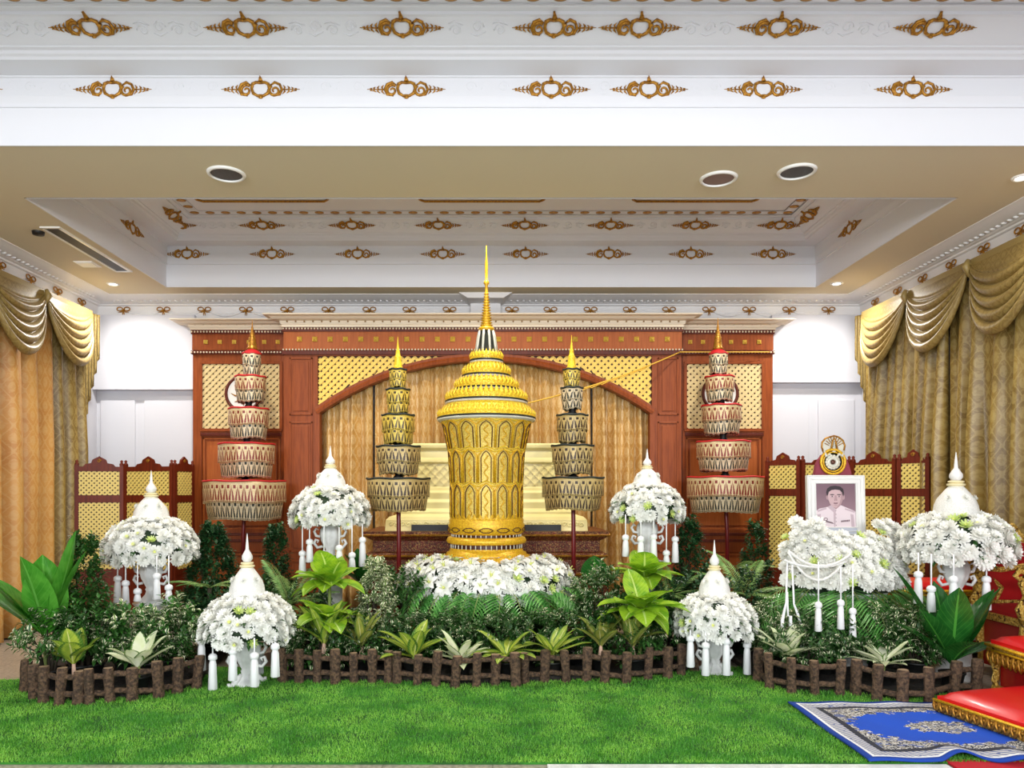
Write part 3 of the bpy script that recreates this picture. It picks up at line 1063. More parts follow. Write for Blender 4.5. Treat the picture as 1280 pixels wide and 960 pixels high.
def small_leaf(m, p, d, up, L, W, mi=0):
    d = d.normalized(); s = d.cross(up)
    if s.length < .01: s = d.cross(Vector((1, 0, 0)))
    s.normalize(); u = s.cross(d)
    a = p; e = p + d * L - u * L * .12
    mid = p + d * L * .45
    m.add([a, mid + s * W * .5 + u * W * .15, e, mid - s * W * .5 + u * W * .15, mid], [(0, 1, 4), (1, 2, 4), (2, 3, 4), (3, 0, 4)], mi, False,
          [(.5, 0), (1, .5), (.5, 1), (0, .5), (.5, .5)])


def dir_matrix(p, yaw, pitch, roll=0):
    """+Y axis pointed along yaw (about Z, 0 = +X) and pitch up"""
    return Matrix.Translation(p) @ Matrix.Rotation(yaw - PI / 2, 4, 'Z') @ Matrix.Rotation(pitch, 4, 'X') @ Matrix.Rotation(roll, 4, 'Y')


def mum(r, seed, rings=((15, 1.0, -.32), (15, .98, .02), (14, .88, .38), (12, .74, .75), (8, .55, 1.1)), core=True):
    """chrysanthemum facing +Z, petals in rings"""
    m = MB(); rnd = random.Random(seed)
    for n, rr, el in rings:
        o = rnd.random() * 6
        for i in range(n):
            a = o + 2 * PI * i / n + rnd.uniform(-.1, .1)
            L = r * rr * rnd.uniform(.9, 1.1); w = r * .34
            e = el + rnd.uniform(-.12, .12)
            ca, sa = math.cos(a), math.sin(a)
            def q(t, s, lift):
                x = L * t * math.cos(e); z = L * t * math.sin(e) + lift
                return (x * ca - s * sa, x * sa + s * ca, z)
            m.add([q(.05, 0, 0), q(.6, -w / 2, .0), q(1.0, -w * .25, r * .10), q(1.0, w * .25, r * .10), q(.6, w / 2, 0)], [(0, 1, 2, 3, 4)], 0, True)
    if core:
        m.ball((0, 0, r * .34), (r * .24, r * .24, r * .18), 8, 4, 1)
    return m


def lily(r, seed, n=6):
    m = MB(); rnd = random.Random(seed)
    for i in range(n):
        a = 2 * PI * i / n + rnd.uniform(-.12, .12)
        mt = dir_matrix(Vector((0, 0, 0)), a, .75 + rnd.uniform(-.15, .15))
        leaf_geo(m, mt, r * 1.15, r * .62, 1.15, .1, 4, 0)
    m.ball((0, 0, r * .2), (r * .14, r * .14, r * .2), 6, 4, 1)
    for i in range(4):
        a = i * 1.6
        m.tube([(0, 0, .1 * r), (r * .25 * math.cos(a), r * .25 * math.sin(a), r * .6)], r * .03, 4, 1)
    return m


MUMS = [mum(.06, i).mesh('white_chrysanthemum', [M['petal'], M['petal']]) for i in range(3)]
MUM_G = mum(.055, 9).mesh('green_centred_chrysanthemum', [M['petal'], M['petal_core']])
MUM_Y = mum(.045, 12, ((10, 1.0, .5), (8, .8, .8), (6, .5, 1.15))).mesh('green_chrysanthemum', [M['petal_green'], M['petal_core']])
LILY = [lily(.075, i).mesh('white_lily', [M['petal'], M['petal_core']]) for i in range(2)]


def place_flower(parent, me, name, p, nrm, spin, sc=1.0):
    q = Vector(nrm).normalized().to_track_quat('Z', 'Y').to_matrix().to_4x4() @ Matrix.Rotation(spin, 4, 'Z')
    e = q.to_euler()
    return inst(name, me, parent, p, e, sc)


def flower_cloud(parent, surf, n, r, seed, kinds, core_name='foliage', accept=None, scale=(.85, 1.15)):
    """poisson-like placement: surf(rnd) -> (point, normal) in local coordinates"""
    rnd = random.Random(seed); pts = []; tries = 0
    rad = r
    while len(pts) < n and tries < 9000:
        tries += 1
        if tries % 500 == 0: rad *= .95
        p, nn = surf(rnd)
        p = Vector(p)
        if all((p - q[0]).length > rad for q in pts):
            pts.append((p, Vector(nn)))
    for p, nn in pts:
        w = rnd.random(); acc = 0
        for name, me, pr in kinds:
            acc += pr
            if w <= acc: break
        if isinstance(me, list): me = rnd.choice(me)
        nn = nn + Vector((rnd.uniform(-.25, .25), rnd.uniform(-.25, .25), rnd.uniform(-.2, .3)))
        place_flower(parent, me, name, p, nn, rnd.uniform(0, 6.28), rnd.uniform(*scale))
    return pts


MUMKINDS = [('chrysanthemum', MUMS, .76), ('green_centred_chrysanthemum', MUM_G, .15), ('green_chrysanthemum', MUM_Y, 1)]

# ------------------------------------------------------------------ tassels
def tassel_mesh(cord, L=.2, r=.02):
    """hangs down from the origin: cord, head and fringed skirt"""
    m = MB()
    m.tube([(0, 0, .02), (0, 0, -cord)], .006, 6)
    z = -cord
    m.lathe([(.004, z + .02), (r * .9, z + .012), (r * 1.25, z), (r * 1.25, z - .025), (r * .8, z - .032), (r * .85, z - .04), (r * 1.0, z - .06), (r * 1.25, z - L), (r * 1.1, z - L - .004), (.002, z - L)], 14, rf=lambda a, zz: 1 + (.06 * math.cos(a * 7) if zz < z - .05 else 0))
    return m.mesh('tassel', M['tassel'])


TASSELS = {}


def tassel(parent, p, cord, L=.2, r=.02):
    k = (round(cord, 2), L, r)
    if k not in TASSELS: TASSELS[k] = tassel_mesh(*k)
    return inst('tassel', TASSELS[k], parent, p)
# ------------------------------------------------------------------ golden urn
def urn():
    d = 7.2; k = d / F
    cx = X(608, d)
    root = thing('royal_urn', 'tall tiered golden urn with needle spire rising from the ring of white flowers', 'urn', (cx, d, Z(693, d)))
    def z(py): return Z(py, d)
    def prof(l): return [(r * k, z(y)) for r, y in l]
    C = (cx, d, 0)
    # foot
    m = MB(); m.lathe(prof([(50, 694), (50, 690), (46, 688), (45, 684)]), 48, C); m.lathe(prof([(45, 679), (49, 678), (50, 675), (48, 671), (44, 670)]), 48, C)
    m.lathe(prof([(44, 667), (45, 666), (48, 664), (47, 659), (48, 656), (46, 653), (47, 650), (44.5, 647)]), 48, C)
    foot = m.build('foot', M['urn_gold'], root)
    m = MB(); m.lathe(prof([(42, 685), (42, 679)]), 32, C); m.lathe(prof([(41, 671), (41, 666)]), 32, C); m.build('foot_recess', M['urn_maroon'], foot)
    m = MB()
    for yy0, yy1, rr in ((684.5, 679, 44.5), (670.5, 666.5, 43.5)):
        for i in range(44):
            a = 2 * PI * i / 44
            x, y = cx + rr * k * math.cos(a), d + rr * k * math.sin(a)
            m.tube([(x, y, z(yy0)), (x, y, z(yy1))], .006, 5)
    m.build('baluster_row', M['silver_white'], foot)
    m = MB()
    for i in range(14):
        a = 2 * PI * (i + .5) / 14
        for s in (-1, 1):
            pts = [((cx + 48.2 * k * math.cos(a + q * .18), d + 48.2 * k * math.sin(a + q * .18), z(661) + s * w * .02)) for q, w in ((-1, 0), (-.4, 1), (.4, 1), (1, 0))]
            m.tube(pts, .004, 4)
    m.build('band_motif', M['urn_maroon'], foot)
    # body
    def br(zz):
        ks = [(650, 44.5), (640, 44.5), (610, 44.5), (590, 45), (570, 46.5), (555, 48.5), (545, 50.5), (535, 53), (528, 56)]
        for (y0, r0), (y1, r1) in zip(ks[:-1], ks[1:]):
            if z(y0) <= zz <= z(y1) + 1e-9:
                t = (zz - z(y0)) / (z(y1) - z(y0)); return (r0 + (r1 - r0) * t) * k
        return 44.5 * k if zz < z(640) else 56 * k
    m = MB(); zs = [z(650 - i * 3.05) for i in range(41)]
    m.lathe([(br(q), q) for q in zs], 64, C); body = m.build('body', M['urn_gold_pale'], root)
    NP = 14
    def on(a, zz, off=0):
        r = br(zz) + off
        return (cx + r * math.sin(a), d - r * math.cos(a), zz)
    rows = [((646, 607), .30), ((604, 566), .30), ((562, 531), .32)]
    panels = []
    for (yb, yt), wf in rows:
        h = z(yt) - z(yb)
        for i in range(NP):
            a0 = 2 * PI * i / NP; w = 2 * PI / NP * wf
            outline = [(-w, 0), (-w, .78), (-w * .55, .92), (0, 1.0), (w * .55, .92), (w, .78), (w, 0)]
            panels.append((a0, [(x, z(yb) + h * v) for x, v in outline], w, z(yb), h))
    frames = MB(); lines = MB(); orn = MB()
    for a0, o, w, zb_, h in panels:
        frames.tube([on(a0 + x * 1.5, q if q > zb_ else q, .004) for x, q in [(x, zz + (.02 if zz > zb_ + h * .5 else 0)) for x, zz in o]], .0085, 5)
        lines.tube([on(a0 + x * .98, q, .006) for x, q in o], .0046, 4)
        orn.tube([on(a0 + .35 * w * math.sin(t * 14), zb_ + h * (.05 + .8 * t), .006) for t in [j / 14 for j in range(15)]], .006, 4)
    frames.build('arch_moulding', M['urn_gold'], body); lines.build('arch_outline', M['urn_maroon'], body); orn.build('scroll_ornament', M['urn_gold'], body)
    # chevron bands between rows of niches
    m = MB()
    for yy in (606.5, 565, 528):
        for o_ in (0, 4):
            m.tube([on(2 * PI * j / (NP * 2), z(yy) + (.014 if j % 2 == 0 else -.016) + o_ * k * .7, .006) for j in range(NP * 2 + 1)], .006, 4)
    m.build('chevron_band', M['urn_bright'], body)
    # leaf crown at foot of body
    def crown(m, r, yb, h, n, lean=.15):
        for i in range(n):
            a = 2 * PI * i / n; w = PI * r / n * 1.1
            ca, sa = math.sin(a), -math.cos(a)
            zb_ = z(yb)
            def q(s, t, out): return (cx + (r + out) * ca - s * sa * -1 * -1, d + (r + out) * sa + s * ca, zb_ + t)
            m.add([q(-w, 0, 0), q(w, 0, 0), q(w * .6, h * .55, lean * h * .3), q(0, h, lean * h), q(-w * .6, h * .55, lean * h * .3), q(0, h * .4, .006)], [(0, 1, 5), (1, 2, 5), (2, 3, 5), (3, 4, 5), (4, 0, 5)], 0, False)
    m = MB(); crown(m, 45 * k, 650, 9 * k, 40); m.build('leaf_crown', M['urn_gold'], foot)
    # lid : stepped tiers
    tiers = [(61, 527, 522, 518), (51, 506, 502, 499), (40, 491, 487, 484), (30, 474, 470, 467), (20.5, 455, 451, 448)]
    lid = MB().lathe(prof([(56, 528), (61, 526), (61, 524)]), 48, C).build('lid', M['silver_white'], root)
    m = MB(); m.lathe(prof([(60, 523.2), (58, 518), (52, 509), (49.5, 506), (47, 500), (41, 493), (39, 490), (36, 483), (31, 476), (29, 473), (26, 465), (21, 457), (18, 444), (14, 441)]), 48, C)
    m.build('tier_core', M['urn_bright'], lid)
    for i, (r, a, b_, c_) in enumerate(tiers):
        m = MB()
        m.lathe(prof([(r - 1, a), (r + .5, a - .8), (r + .5, a - 2.2), (r - 1, a - 2.8)]), 48, C)
        m.build('pale_moulding', M['silver_white'], lid)
        m = MB()
        m.lathe(prof([(r, a - 2.4), (r + .8, a - 3), (r + .8, a - 4.2), (r, a - 4.6)]), 48, C)
        m.build('dark_moulding', M['urn_dark'], lid)
        m = MB(); m.lathe(prof([(r + .2, a - 4.6), (r + .6, a - 5.4), (r - .5, a - 6.6), (r - 3, a - 8)]), 48, C)
        m.build('gold_moulding', M['urn_bright'], lid)
        m = MB(); crown(m, (r + .3) * k, a - 6.5, (10 if i else 8) * k, int(r * .75) + 12, -.28); m.build('leaf_crown', M['urn_bright'], lid)
        if i < 4:
            m = MB(); crown(m, (r - 5.5) * k, a - 11, 8.5 * k, int(r * .7) + 10, -.2); m.build('leaf_crown', M['urn_bright'], lid)
    # bell with ribs
    m = MB(); m.lathe(prof([(14, 442), (12.5, 440), (11.5, 430), (10, 420), (8.5, 414)]), 32, C); bell = m.build('bell', M['urn_dark'], root)
    m = MB()
    for i in range(9):
        a = 2 * PI * i / 9 + .35
        m.tube([(cx + r * k * math.sin(a), d - r * k * math.cos(a), z(y)) for r, y in ((14, 441), (12.2, 432), (10.8, 422), (9, 414))], .013, 6)
    m.build('rib', M['silver_white'], bell)
    # spire
    m = MB()
    pr = [(9, 414), (10.5, 412), (9, 409.5), (6, 408.5)]
    y = 408
    r0 = 7.4
    while y > 366:
        pr += [(r0 * .6, y), (r0 * 1.1, y - 1.2), (r0 * .7, y - 2.4)]
        y -= 3.1 + (1 if y < 395 else 0) * .3
        r0 = 2.8 + (y - 366) / 42 * 4.4
    pr += [(2.2, 365), (1.8, 357), (3.6, 354.5), (3.2, 352), (1.6, 350), (1.9, 340), (1.9, 330), (.9, 320), (.5, 308), (.05, 306)]
    m.lathe(prof(pr), 20, C); m.build('spire', M['urn_gold'], root)
    # sacred thread: leaves from the lid to the right
    t = thing
    return root


URN = urn()
m = MB()
p0 = P(651, 506, 7.15); p1 = P(850, 440, 9.03)
pts = [p0.lerp(p1, i / 16) - Vector((0, 0, .05 * 4 * (i / 16) * (1 - i / 16))) for i in range(17)]
m.tube(pts, .008, 6); m.tube([p1, P(962, 440, 9.22)], .008, 6)
for i in range(4, 12):
    q = pts[i]; m.tube([q, q + Vector((.02, 0, -.015)), pts[i + 1] + Vector((0, 0, -.01)), pts[i + 1]], .006, 5)
tag(m.build('sacred_thread', material('yellow_thread', '#d8ab3a', .6)), 'yellow thread running from golden urn up to the right wood panelling', 'thread')

# ------------------------------------------------------------------ flower ring with its table under the urn
def ring_surface(rnd):
    a = rnd.uniform(0, 2 * PI) if rnd.random() < .12 else rnd.uniform(-PI, 0)
    t = rnd.random()
    # section: from the inner top edge outwards and down
    th = t * 1.75
    R0 = .50 + .36 * math.sin(min(th, PI / 2)) + (0 if th < PI / 2 else 0)
    zz = .56 + .30 * math.cos(th)
    A = R0; Bx = R0 * .72
    p = (A * math.cos(a), Bx * math.sin(a), zz)
    n = Vector((math.cos(a) * math.sin(th), math.sin(a) * math.sin(th), math.cos(th) + .1))
    return p, n


fx = X(608, 7.2)
fr = thing('flower_ring', 'broad ring of white lilies with palm fronds beneath, around the foot of golden urn', 'flower arrangement', (fx, 7.2, 0))
m = MB()
m.lathe([(.62, 0), (.60, .5), (.74, .55), (.80, .62), (.74, .76), (.5, .82), (.44, .84), (.02, .84)], 40, (fx, 7.2, 0), sy=.72)
m.build('base', M['dark_leaf'], fr)
m = MB()
m.lathe([(.44, .838), (.42, .885), (.40, .889), (.02, .889)], 40, (fx, 7.2, 0)); m.build('plinth_top', M['urn_gold'], fr)
flower_cloud(fr, ring_surface, 110, .085, 5, [('white_lily', LILY, .55), ('chrysanthemum', MUMS, .3), ('green_centred_chrysanthemum', MUM_G, .1), ('green_chrysanthemum', MUM_Y, 1)], scale=(1.05, 1.3))
# smaller filler blossoms, uncounted
m = MB(); rnd = random.Random(8)
fill = mum(.052, 77, ((9, 1, .2), (7, .6, .7)))
for i in range(380):
    p, n = ring_surface(rnd)
    q = Vector(n).normalized().to_track_quat('Z', 'Y').to_matrix().to_4x4()
    m.merge(fill, Matrix.Translation(Vector(p) * .985) @ q)
o = m.build('small_white_blossoms', [M['petal'], M['petal']], fr, world=False); o['kind'] = 'stuff'


def frond_mesh(L, n, lw, droop, name, mt, ll=.34, seed=1):
    m = MB(); rnd = random.Random(seed)
    pts = []; y = z = 0; st = 14
    for i in range(st + 1):
        pts.append(Vector((0, y, z))); a = -droop * (i / st)
        y += L / st * math.cos(a); z += L / st * math.sin(a)
    m.tube(pts, [.006 * (1 - .7 * i / st) for i in range(st + 1)], 5, 1)
    for i in range(n):
        t = .12 + .88 * i / (n - 1)
        k = t * st; j = min(int(k), st - 1); p = pts[j].lerp(pts[j + 1], k - j)
        d = (pts[j + 1] - pts[j]).normalized()
        le = L * ll * math.sin(PI * (t * .8 + .15)) ** .6
        for s in (-1, 1):
            dr = (d * .75 + Vector((s, 0, -.15 + rnd.uniform(-.1, .1)))).normalized()
            small_leaf(m, p, dr, Vector((0, 0, 1)), le * rnd.uniform(.9, 1.1), lw)
    return m.mesh(name, [mt, M['stem']])


FROND = [frond_mesh(.40, 11, .042, 1.0, 'palm_frond', M['leaf_palm'], .5, 1), frond_mesh(.44, 12, .038, 1.3, 'palm_frond', M['leaf_palm'], .45, 2)]
rnd = random.Random(4)
for i in range(26):
    a = -PI * (i + .5) / 26 + rnd.uniform(-.05, .05) if i < 22 else rnd.uniform(0, PI)
    o = inst('palm_frond', FROND[i % 2], fr, (.74 * math.cos(a), .53 * math.sin(a), .60 + rnd.uniform(-.03, .03)))
    mt = dir_matrix(Vector(o.location), a, rnd.uniform(-.3, .15), rnd.uniform(-.3, .3)); o.matrix_basis = mt

# ------------------------------------------------------------------ tiered parasols
def parasol(px_top, px_bot, y_tip, cap_y, tiers, d, lab, outer, lean_d=0):
    k = d / F
    xb = X(px_bot, d)
    root = thing('tiered_parasol', lab, 'ceremonial parasol', (xb, d, 0), group='tiered ceremonial parasols')
    zt = Z(y_tip, d); zb = 0.02
    xt = X(px_top, d)
    def ax(z): 
        t = max(0, (z - 1.0) / (zt - 1.0)); return xb + (xt - xb) * t
    m = MB(); m.tube([(xb, d, zb), (xb, d, 1.0), (ax(Z(tiers[-1][0], d)), d, Z(tiers[-1][0], d))], .022, 10)
    m.build('pole', M['maroon_pole'], root)
    m = MB(); m.lathe([(.16, 0), (.16, .03), (.05, .05), (.03, .1)], 20, (xb, d, 0)); m.build('base', M['maroon_pole'], root)
    for i, (y0, y1, hw, mats) in enumerate(tiers):
        z1, z0 = Z(y0, d), Z(y1 - 1.5, d); R = hw * k; cx = ax((z0 + z1) / 2)
        n = max(10, int(round(2 * PI * R / .068)))
        rnd = random.Random(i * 7 + int(px_bot))
        ph = rnd.random() * 6
        top = MB(); top.lathe([(.012, .012), (R * .6, .010), (R * .97, 0)], 40, (cx, d, z1))
        top.tube([(cx + R * 1.005 * math.cos(2 * PI * j / 40), d + R * 1.005 * math.sin(2 * PI * j / 40), z1 + .004 + .004 * math.sin(j)) for j in range(41)], .011, 6, caps=False)
        tp = top.build('canopy_top', M['red_cloth'] if outer else M['dark_cloth'], root)
        zm = z1 + (z0 - z1) * .56
        def rf(a, z_): return 1 + .018 * math.sin(6 * a + ph) + .012 * math.sin(11 * a)
        def skirt(R0, R1, za, zc, mat, nm):
            s = MB(); S = 96; V = 8; vs = []; uv = []
            for j in range(S + 1):
                a = 2 * PI * j / S
                sc = .012 * (1 - abs(math.cos(a * n / 2)) ** 1.0)
                for q in range(V + 1):
                    t = q / V
                    r = (R0 + (R1 - R0) * t) * (1 + (rf(a, 0) - 1) * (.4 + t))
                    zz = za + (zc - za) * t - (sc * t * t) + .010 * math.sin(3 * a + ph) * t
                    vs.append((cx + r * math.cos(a), d + r * math.sin(a), zz)); uv.append((j / S * n, t))
            fs = [(j * (V + 1) + q, (j + 1) * (V + 1) + q, (j + 1) * (V + 1) + q + 1, j * (V + 1) + q + 1) for j in range(S) for q in range(V)]
            s.add(vs, fs, 0, True, uv); return s.build(nm, mat, root, solid=.003)
        skirt(R, R * .985, z1, zm, M[mats[0]], 'upper_valance')
        skirt(R * .95, R * .86, zm + (z1 - z0) * .1, z0, M[mats[1]], 'lower_valance')
        # black hub between tiers
        if i < len(tiers) - 1:
            zn = Z(tiers[i + 1][1], d)
            m = MB(); m.lathe([(.05, z1 - .01), (.055, z1 + .02), (.035, (z1 + zn) / 2 + .02), (.05, zn + .06)], 16, (cx, d, 0)); m.build('hub', M['black'], root)
    y0 = tiers[-1][0]; R = tiers[-1][2] * k
    cx = ax(Z(y0, d))
    zc = Z(y0, d); zcap = Z(cap_y, d)
    m = MB(); m.lathe([(R * .98, zc), (R * .8, zc + (zcap - zc) * .6), (R * .45, zcap)], 20, (cx, d, 0)); m.build('cap', M['red_cloth'] if outer else M['yellow_cloth'], root)
    m = MB(); H = zt - zcap
    pr = [(R * .55, 0), (R * .62, .03 * H), (R * .5, .08 * H), (R * .5, .12 * H), (R * .38, .34 * H), (R * .42, .37 * H), (R * .3, .42 * H), (R * .24, .5 * H), (R * .26, .53 * H), (R * .14, .62 * H), (R * .16, .65 * H), (R * .07, .8 * H), (.002, H)]
    m.lathe(pr, 16, (cx, d, zcap)); m.build('finial', M['gilt'] if outer else M['urn_bright'], root)
    return root


LR = ('lace_red', 'lace_black'); LB = ('lace_brown', 'lace_brown'); LY = ('lace_yellow', 'lace_yellow'); BB = ('lace_black', 'lace_black')
parasol(317.5, 304, 400, 437, [(602, 650, 49, LR), (556, 598, 33.5, LR), (512, 550, 24, LR), (472, 504, 18.5, LR), (443, 471, 11, BB)], 8.6, 'leftmost five-tier gold lace parasol with red cap in front of left wood bay', True)
parasol(895, 909, 397, 437, [(597, 641, 46, LR), (553, 590, 32, LR), (508, 544, 23.5, LR), (472, 503, 17.5, LR), (443, 469, 11, BB)], 8.6, 'rightmost five-tier gold lace parasol with red cap in front of right wood bay', True)
parasol(497, 498.5, 421, 461, [(599, 639, 39, LB), (559, 594, 27, LB), (520, 556, 20, LY), (488, 518, 14.5, LY), (463, 486, 10.5, LY)], 7.5, 'five-tier dark topped gold lace parasol left of the golden urn', False)
parasol(714, 717, 419, 461, [(598, 638, 38, LB), (558, 594, 26, LB), (520, 554, 19, LB), (486, 513, 13.5, BB), (463, 485, 10.5, LY)], 7.5, 'five-tier dark topped gold lace parasol right of the golden urn', False)

# ------------------------------------------------------------------ cream royal coffin on gilded red dais
def stepped(m, cx, cy, spec, d):
    """spec: list of (half width px, y px); rectangular section with depth ratio"""
    k = d / F; rings = []
    for hw, py in spec:
        w = hw * k; q = max(.1, .62 + (w - .8) * 1.0)
        z = Z(py, d)
        rings.append([(cx - w, cy - q, z), (cx + w, cy - q, z), (cx + w, cy + q, z), (cx - w, cy + q, z)])
    m.rings(rings)
    r = rings[-1]; m.add(r, [(0, 1, 2, 3)])
    return m


d = 8.05
cx = X(608, d)
root = thing('cream_coffin', 'large cream stepped ceremonial chest with diamond panel behind golden urn', 'coffin', (cx, 8.3, Z(665, d)))
m = MB(); yq = 8.46
def CS(spec, yy=None):
    k = d / F; rings = []
    for hw, py in spec:
        w = hw * k; q = .24 + (hw - 88) * k * .5
        z = Z(py, d)
        rings.append([(cx - w, yq - q, z), (cx + w, yq - q, z), (cx + w, yq + q, z), (cx - w, yq + q, z)])
    return rings
rg = CS([(127, 664), (126, 650), (122, 646), (112, 643), (112, 640), (104, 636), (104, 628), (98, 624), (98, 616), (93, 613), (91, 610), (89, 608)])
m.rings(rg); m.build('stepped_base', M['cream_paint'], root, bevel=.006)
rg = CS([(88, 609), (88, 578)]); m = MB(); m.rings(rg); bd = m.build('body', M['cream_paint'], root)
m = MB(); k = d / F
yf = yq - .24
lattice(m, cx - 87 * k, cx + 87 * k, Z(607, d), Z(580, d), yf - .011, .10, .007, .006)
m.build('diamond_trellis', M['cream_paint'], bd)
rg = CS([(89, 579), (93, 577), (92, 574), (90, 571), (90, 562), (95, 559), (96, 555), (94, 553)]); m = MB(); m.rings(rg); m.add(rg[-1], [(0, 1, 2, 3)]); m.build('lid', M['cream_paint'], root, bevel=.006)
m = MB()
for i in range(34):
    x = cx - 118 * k + i * 236 * k / 33
    m.tube([(p[0], yf - .245, p[2]) for p in swirl((x, Z(655, d)), .028, 1.1, i % 2 * PI, 10)], .007, 5)
m.build('relief_scroll', M['cream_paint'], root)

d = 7.9
root = thing('carved_dais', 'low red dais with gilded carving carrying the cream chest behind golden urn', 'dais', (cx, 8.3, 0))
def DS(spec):
    rings = []
    for hw, py in spec:
        w = hw * k; q = .55 + (hw - 145) * k * .6; z = Z(py, d) if py < 800 else 0
        rings.append([(cx - w, yq + .0 - q, z), (cx + w, yq - q, z), (cx + w, yq + q, z), (cx - w, yq + q, z)])
    return rings
m = MB(); rg = DS([(150, 900), (150, 718), (142, 714), (142, 700), (148, 697), (148, 692), (140, 690), (140, 676), (146, 673), (151, 669), (151, 664.5)])
m.rings(rg); m.add(rg[-1], [(0, 1, 2, 3)]); m.build('body', M['red_carving'], root, bevel=.006)
m = MB()
for hw, py in ((151.5, 669), (148.5, 695), (151, 718)):
    q = .55 + (hw - 145) * k * .6 + .004; w = hw * k
    for z in (Z(py, d),):
        m.tube([(cx - w, yq - q, z), (cx + w, yq - q, z)], .014, 6)
m.build('gilt_moulding', M['gilt'], root)
m = MB(); m.bb(cx - 92 * k, cx + 92 * k, yf - .32, yf - .29, Z(663.5, d) - .002, Z(656, d)); m.build('black_gap_strip', M['black'], root)  # flat black strip across the gap between chest and dais

# ------------------------------------------------------------------ folding screens
def screen(root_name, pts, zt, zb_rows, label, crest):
    """pts: floor points of the hinges"""
    c = Vector(pts[0]).lerp(Vector(pts[-1]), .5)
    root = thing(root_name, label, 'folding screen', (c.x, c.y, 0))
    for i in range(len(pts) - 1):
        a = Vector((*pts[i], 0)); b_ = Vector((*pts[i + 1], 0)); L = (b_ - a).length
        ang = math.atan2(b_.y - a.y, b_.x - a.x)
        loc = a
        def part(m, nm, mt, parent, **kw):
            o = bpy.data.objects.new(nm, m.mesh(nm, mt)); COL.objects.link(o); o.parent = parent
            if parent is root:
                o.location = loc - root.location; o.rotation_euler = (0, 0, ang)
            if kw.get('bevel'):
                md = o.modifiers.new('b', 'BEVEL'); md.width = kw['bevel']; md.segments = 1
            return o
        z0, z1, z2, z3 = zb_rows      # bottom of big lattice, top of big, bottom of small, top of small
        st = .045
        m = MB()
        for x0, x1 in ((0.004, st), (L - st, L - .004)):
            m.bb(x0, x1, -.018, .018, 0, zt); m.lathe([(.024, zt), (.026, zt + .01), (.012, zt + .025), (.018, zt + .045), (.001, zt + .06)], 10, ((x0 + x1) / 2, 0, 0))
        m.bb(st, L - st, -.015, .015, z3, zt - .02); m.bb(st, L - st, -.015, .015, z1, z2); m.bb(st, L - st, -.015, .015, z0 - .06, z0); m.bb(st, L - st, -.008, .008, .12, z0 - .06)
        m.bb(st, L - st, -.015, .015, .06, .12)
        # crest: scalloped board
        w = min(.17, (L - 2 * st) / 2); cxm = L / 2
        m.prism([(cxm - w, zt - .02), (cxm + w, zt - .02), (cxm + w * .85, zt + .01), (cxm + w * .5, zt + .02), (cxm + w * .42, zt + .06), (cxm + w * .15, zt + .085), (cxm, zt + .1), (cxm - w * .15, zt + .085), (cxm - w * .42, zt + .06), (cxm - w * .5, zt + .02), (cxm - w * .85, zt + .01)], -.012, .012)
        pn = part(m, 'panel', M['screen_wood'], root)
        m = MB(); m.bb(st, L - st, -.0, .006, z2, z3); m.bb(st, L - st, -.0, .006, z0, z1)
        part(m, 'lattice_backing', M['screen_back'], pn)
        m = MB(); lattice(m, st, L - st, z2, z3, -.006, .055, .022, .006); part(m, 'lattice', M['screen_lattice'], pn)
        m = MB(); lattice(m, st, L - st, z0, z1, -.006, .055, .022, .006); part(m, 'lattice', M['screen_lattice'], pn)
        m = MB(); m.tube([(p[0], -.014, p[2]) for p in swirl((cxm, zt + .045), .022, 1.3, 0, 12)], .006, 5); part(m, 'gilt_crest_motif', M['gilt'], pn)
    return root


def zr(ds, *ys): return [Z(y, ds) for y in ys]


ds = 8.6
screen('folding_screen', [(X(93, 8.6), 8.6), (X(155, 8.75), 8.75), (X(205, 8.35), 8.6), (X(240, 8.9), 8.95)], Z(581, 8.65), zr(8.65, 712, 628, 619, 589), 'dark red folding screen with gold lattice in front of the left white wall', 1)
screen('folding_screen', [(X(957, 8.5), 8.5), (X(1001, 8.2), 8.2), (X(1064, 8.3), 8.3), (X(1121, 7.85), 7.85), (X(1163, 7.6), 7.6)], Z(576, 8.2), zr(8.2, 712, 620, 611, 581), 'dark red folding screen with gold lattice behind the framed portrait', 1)

# ------------------------------------------------------------------ white flower stands
def ped_profile(h):
    """slender baluster vase of height h"""
    b = [(.10, 0), (.105, .012), (.085, .03), (.05, .07), (.042, .10), (.05, .115), (.04, .13), (.055, .16), (.085, .22), (.098, .28), (.092, .33), (.07, .36), (.085, .385), (.12, .40), (.12, .41), (.01, .41)]
    return [(r, z * h / .41) for r, z in b]


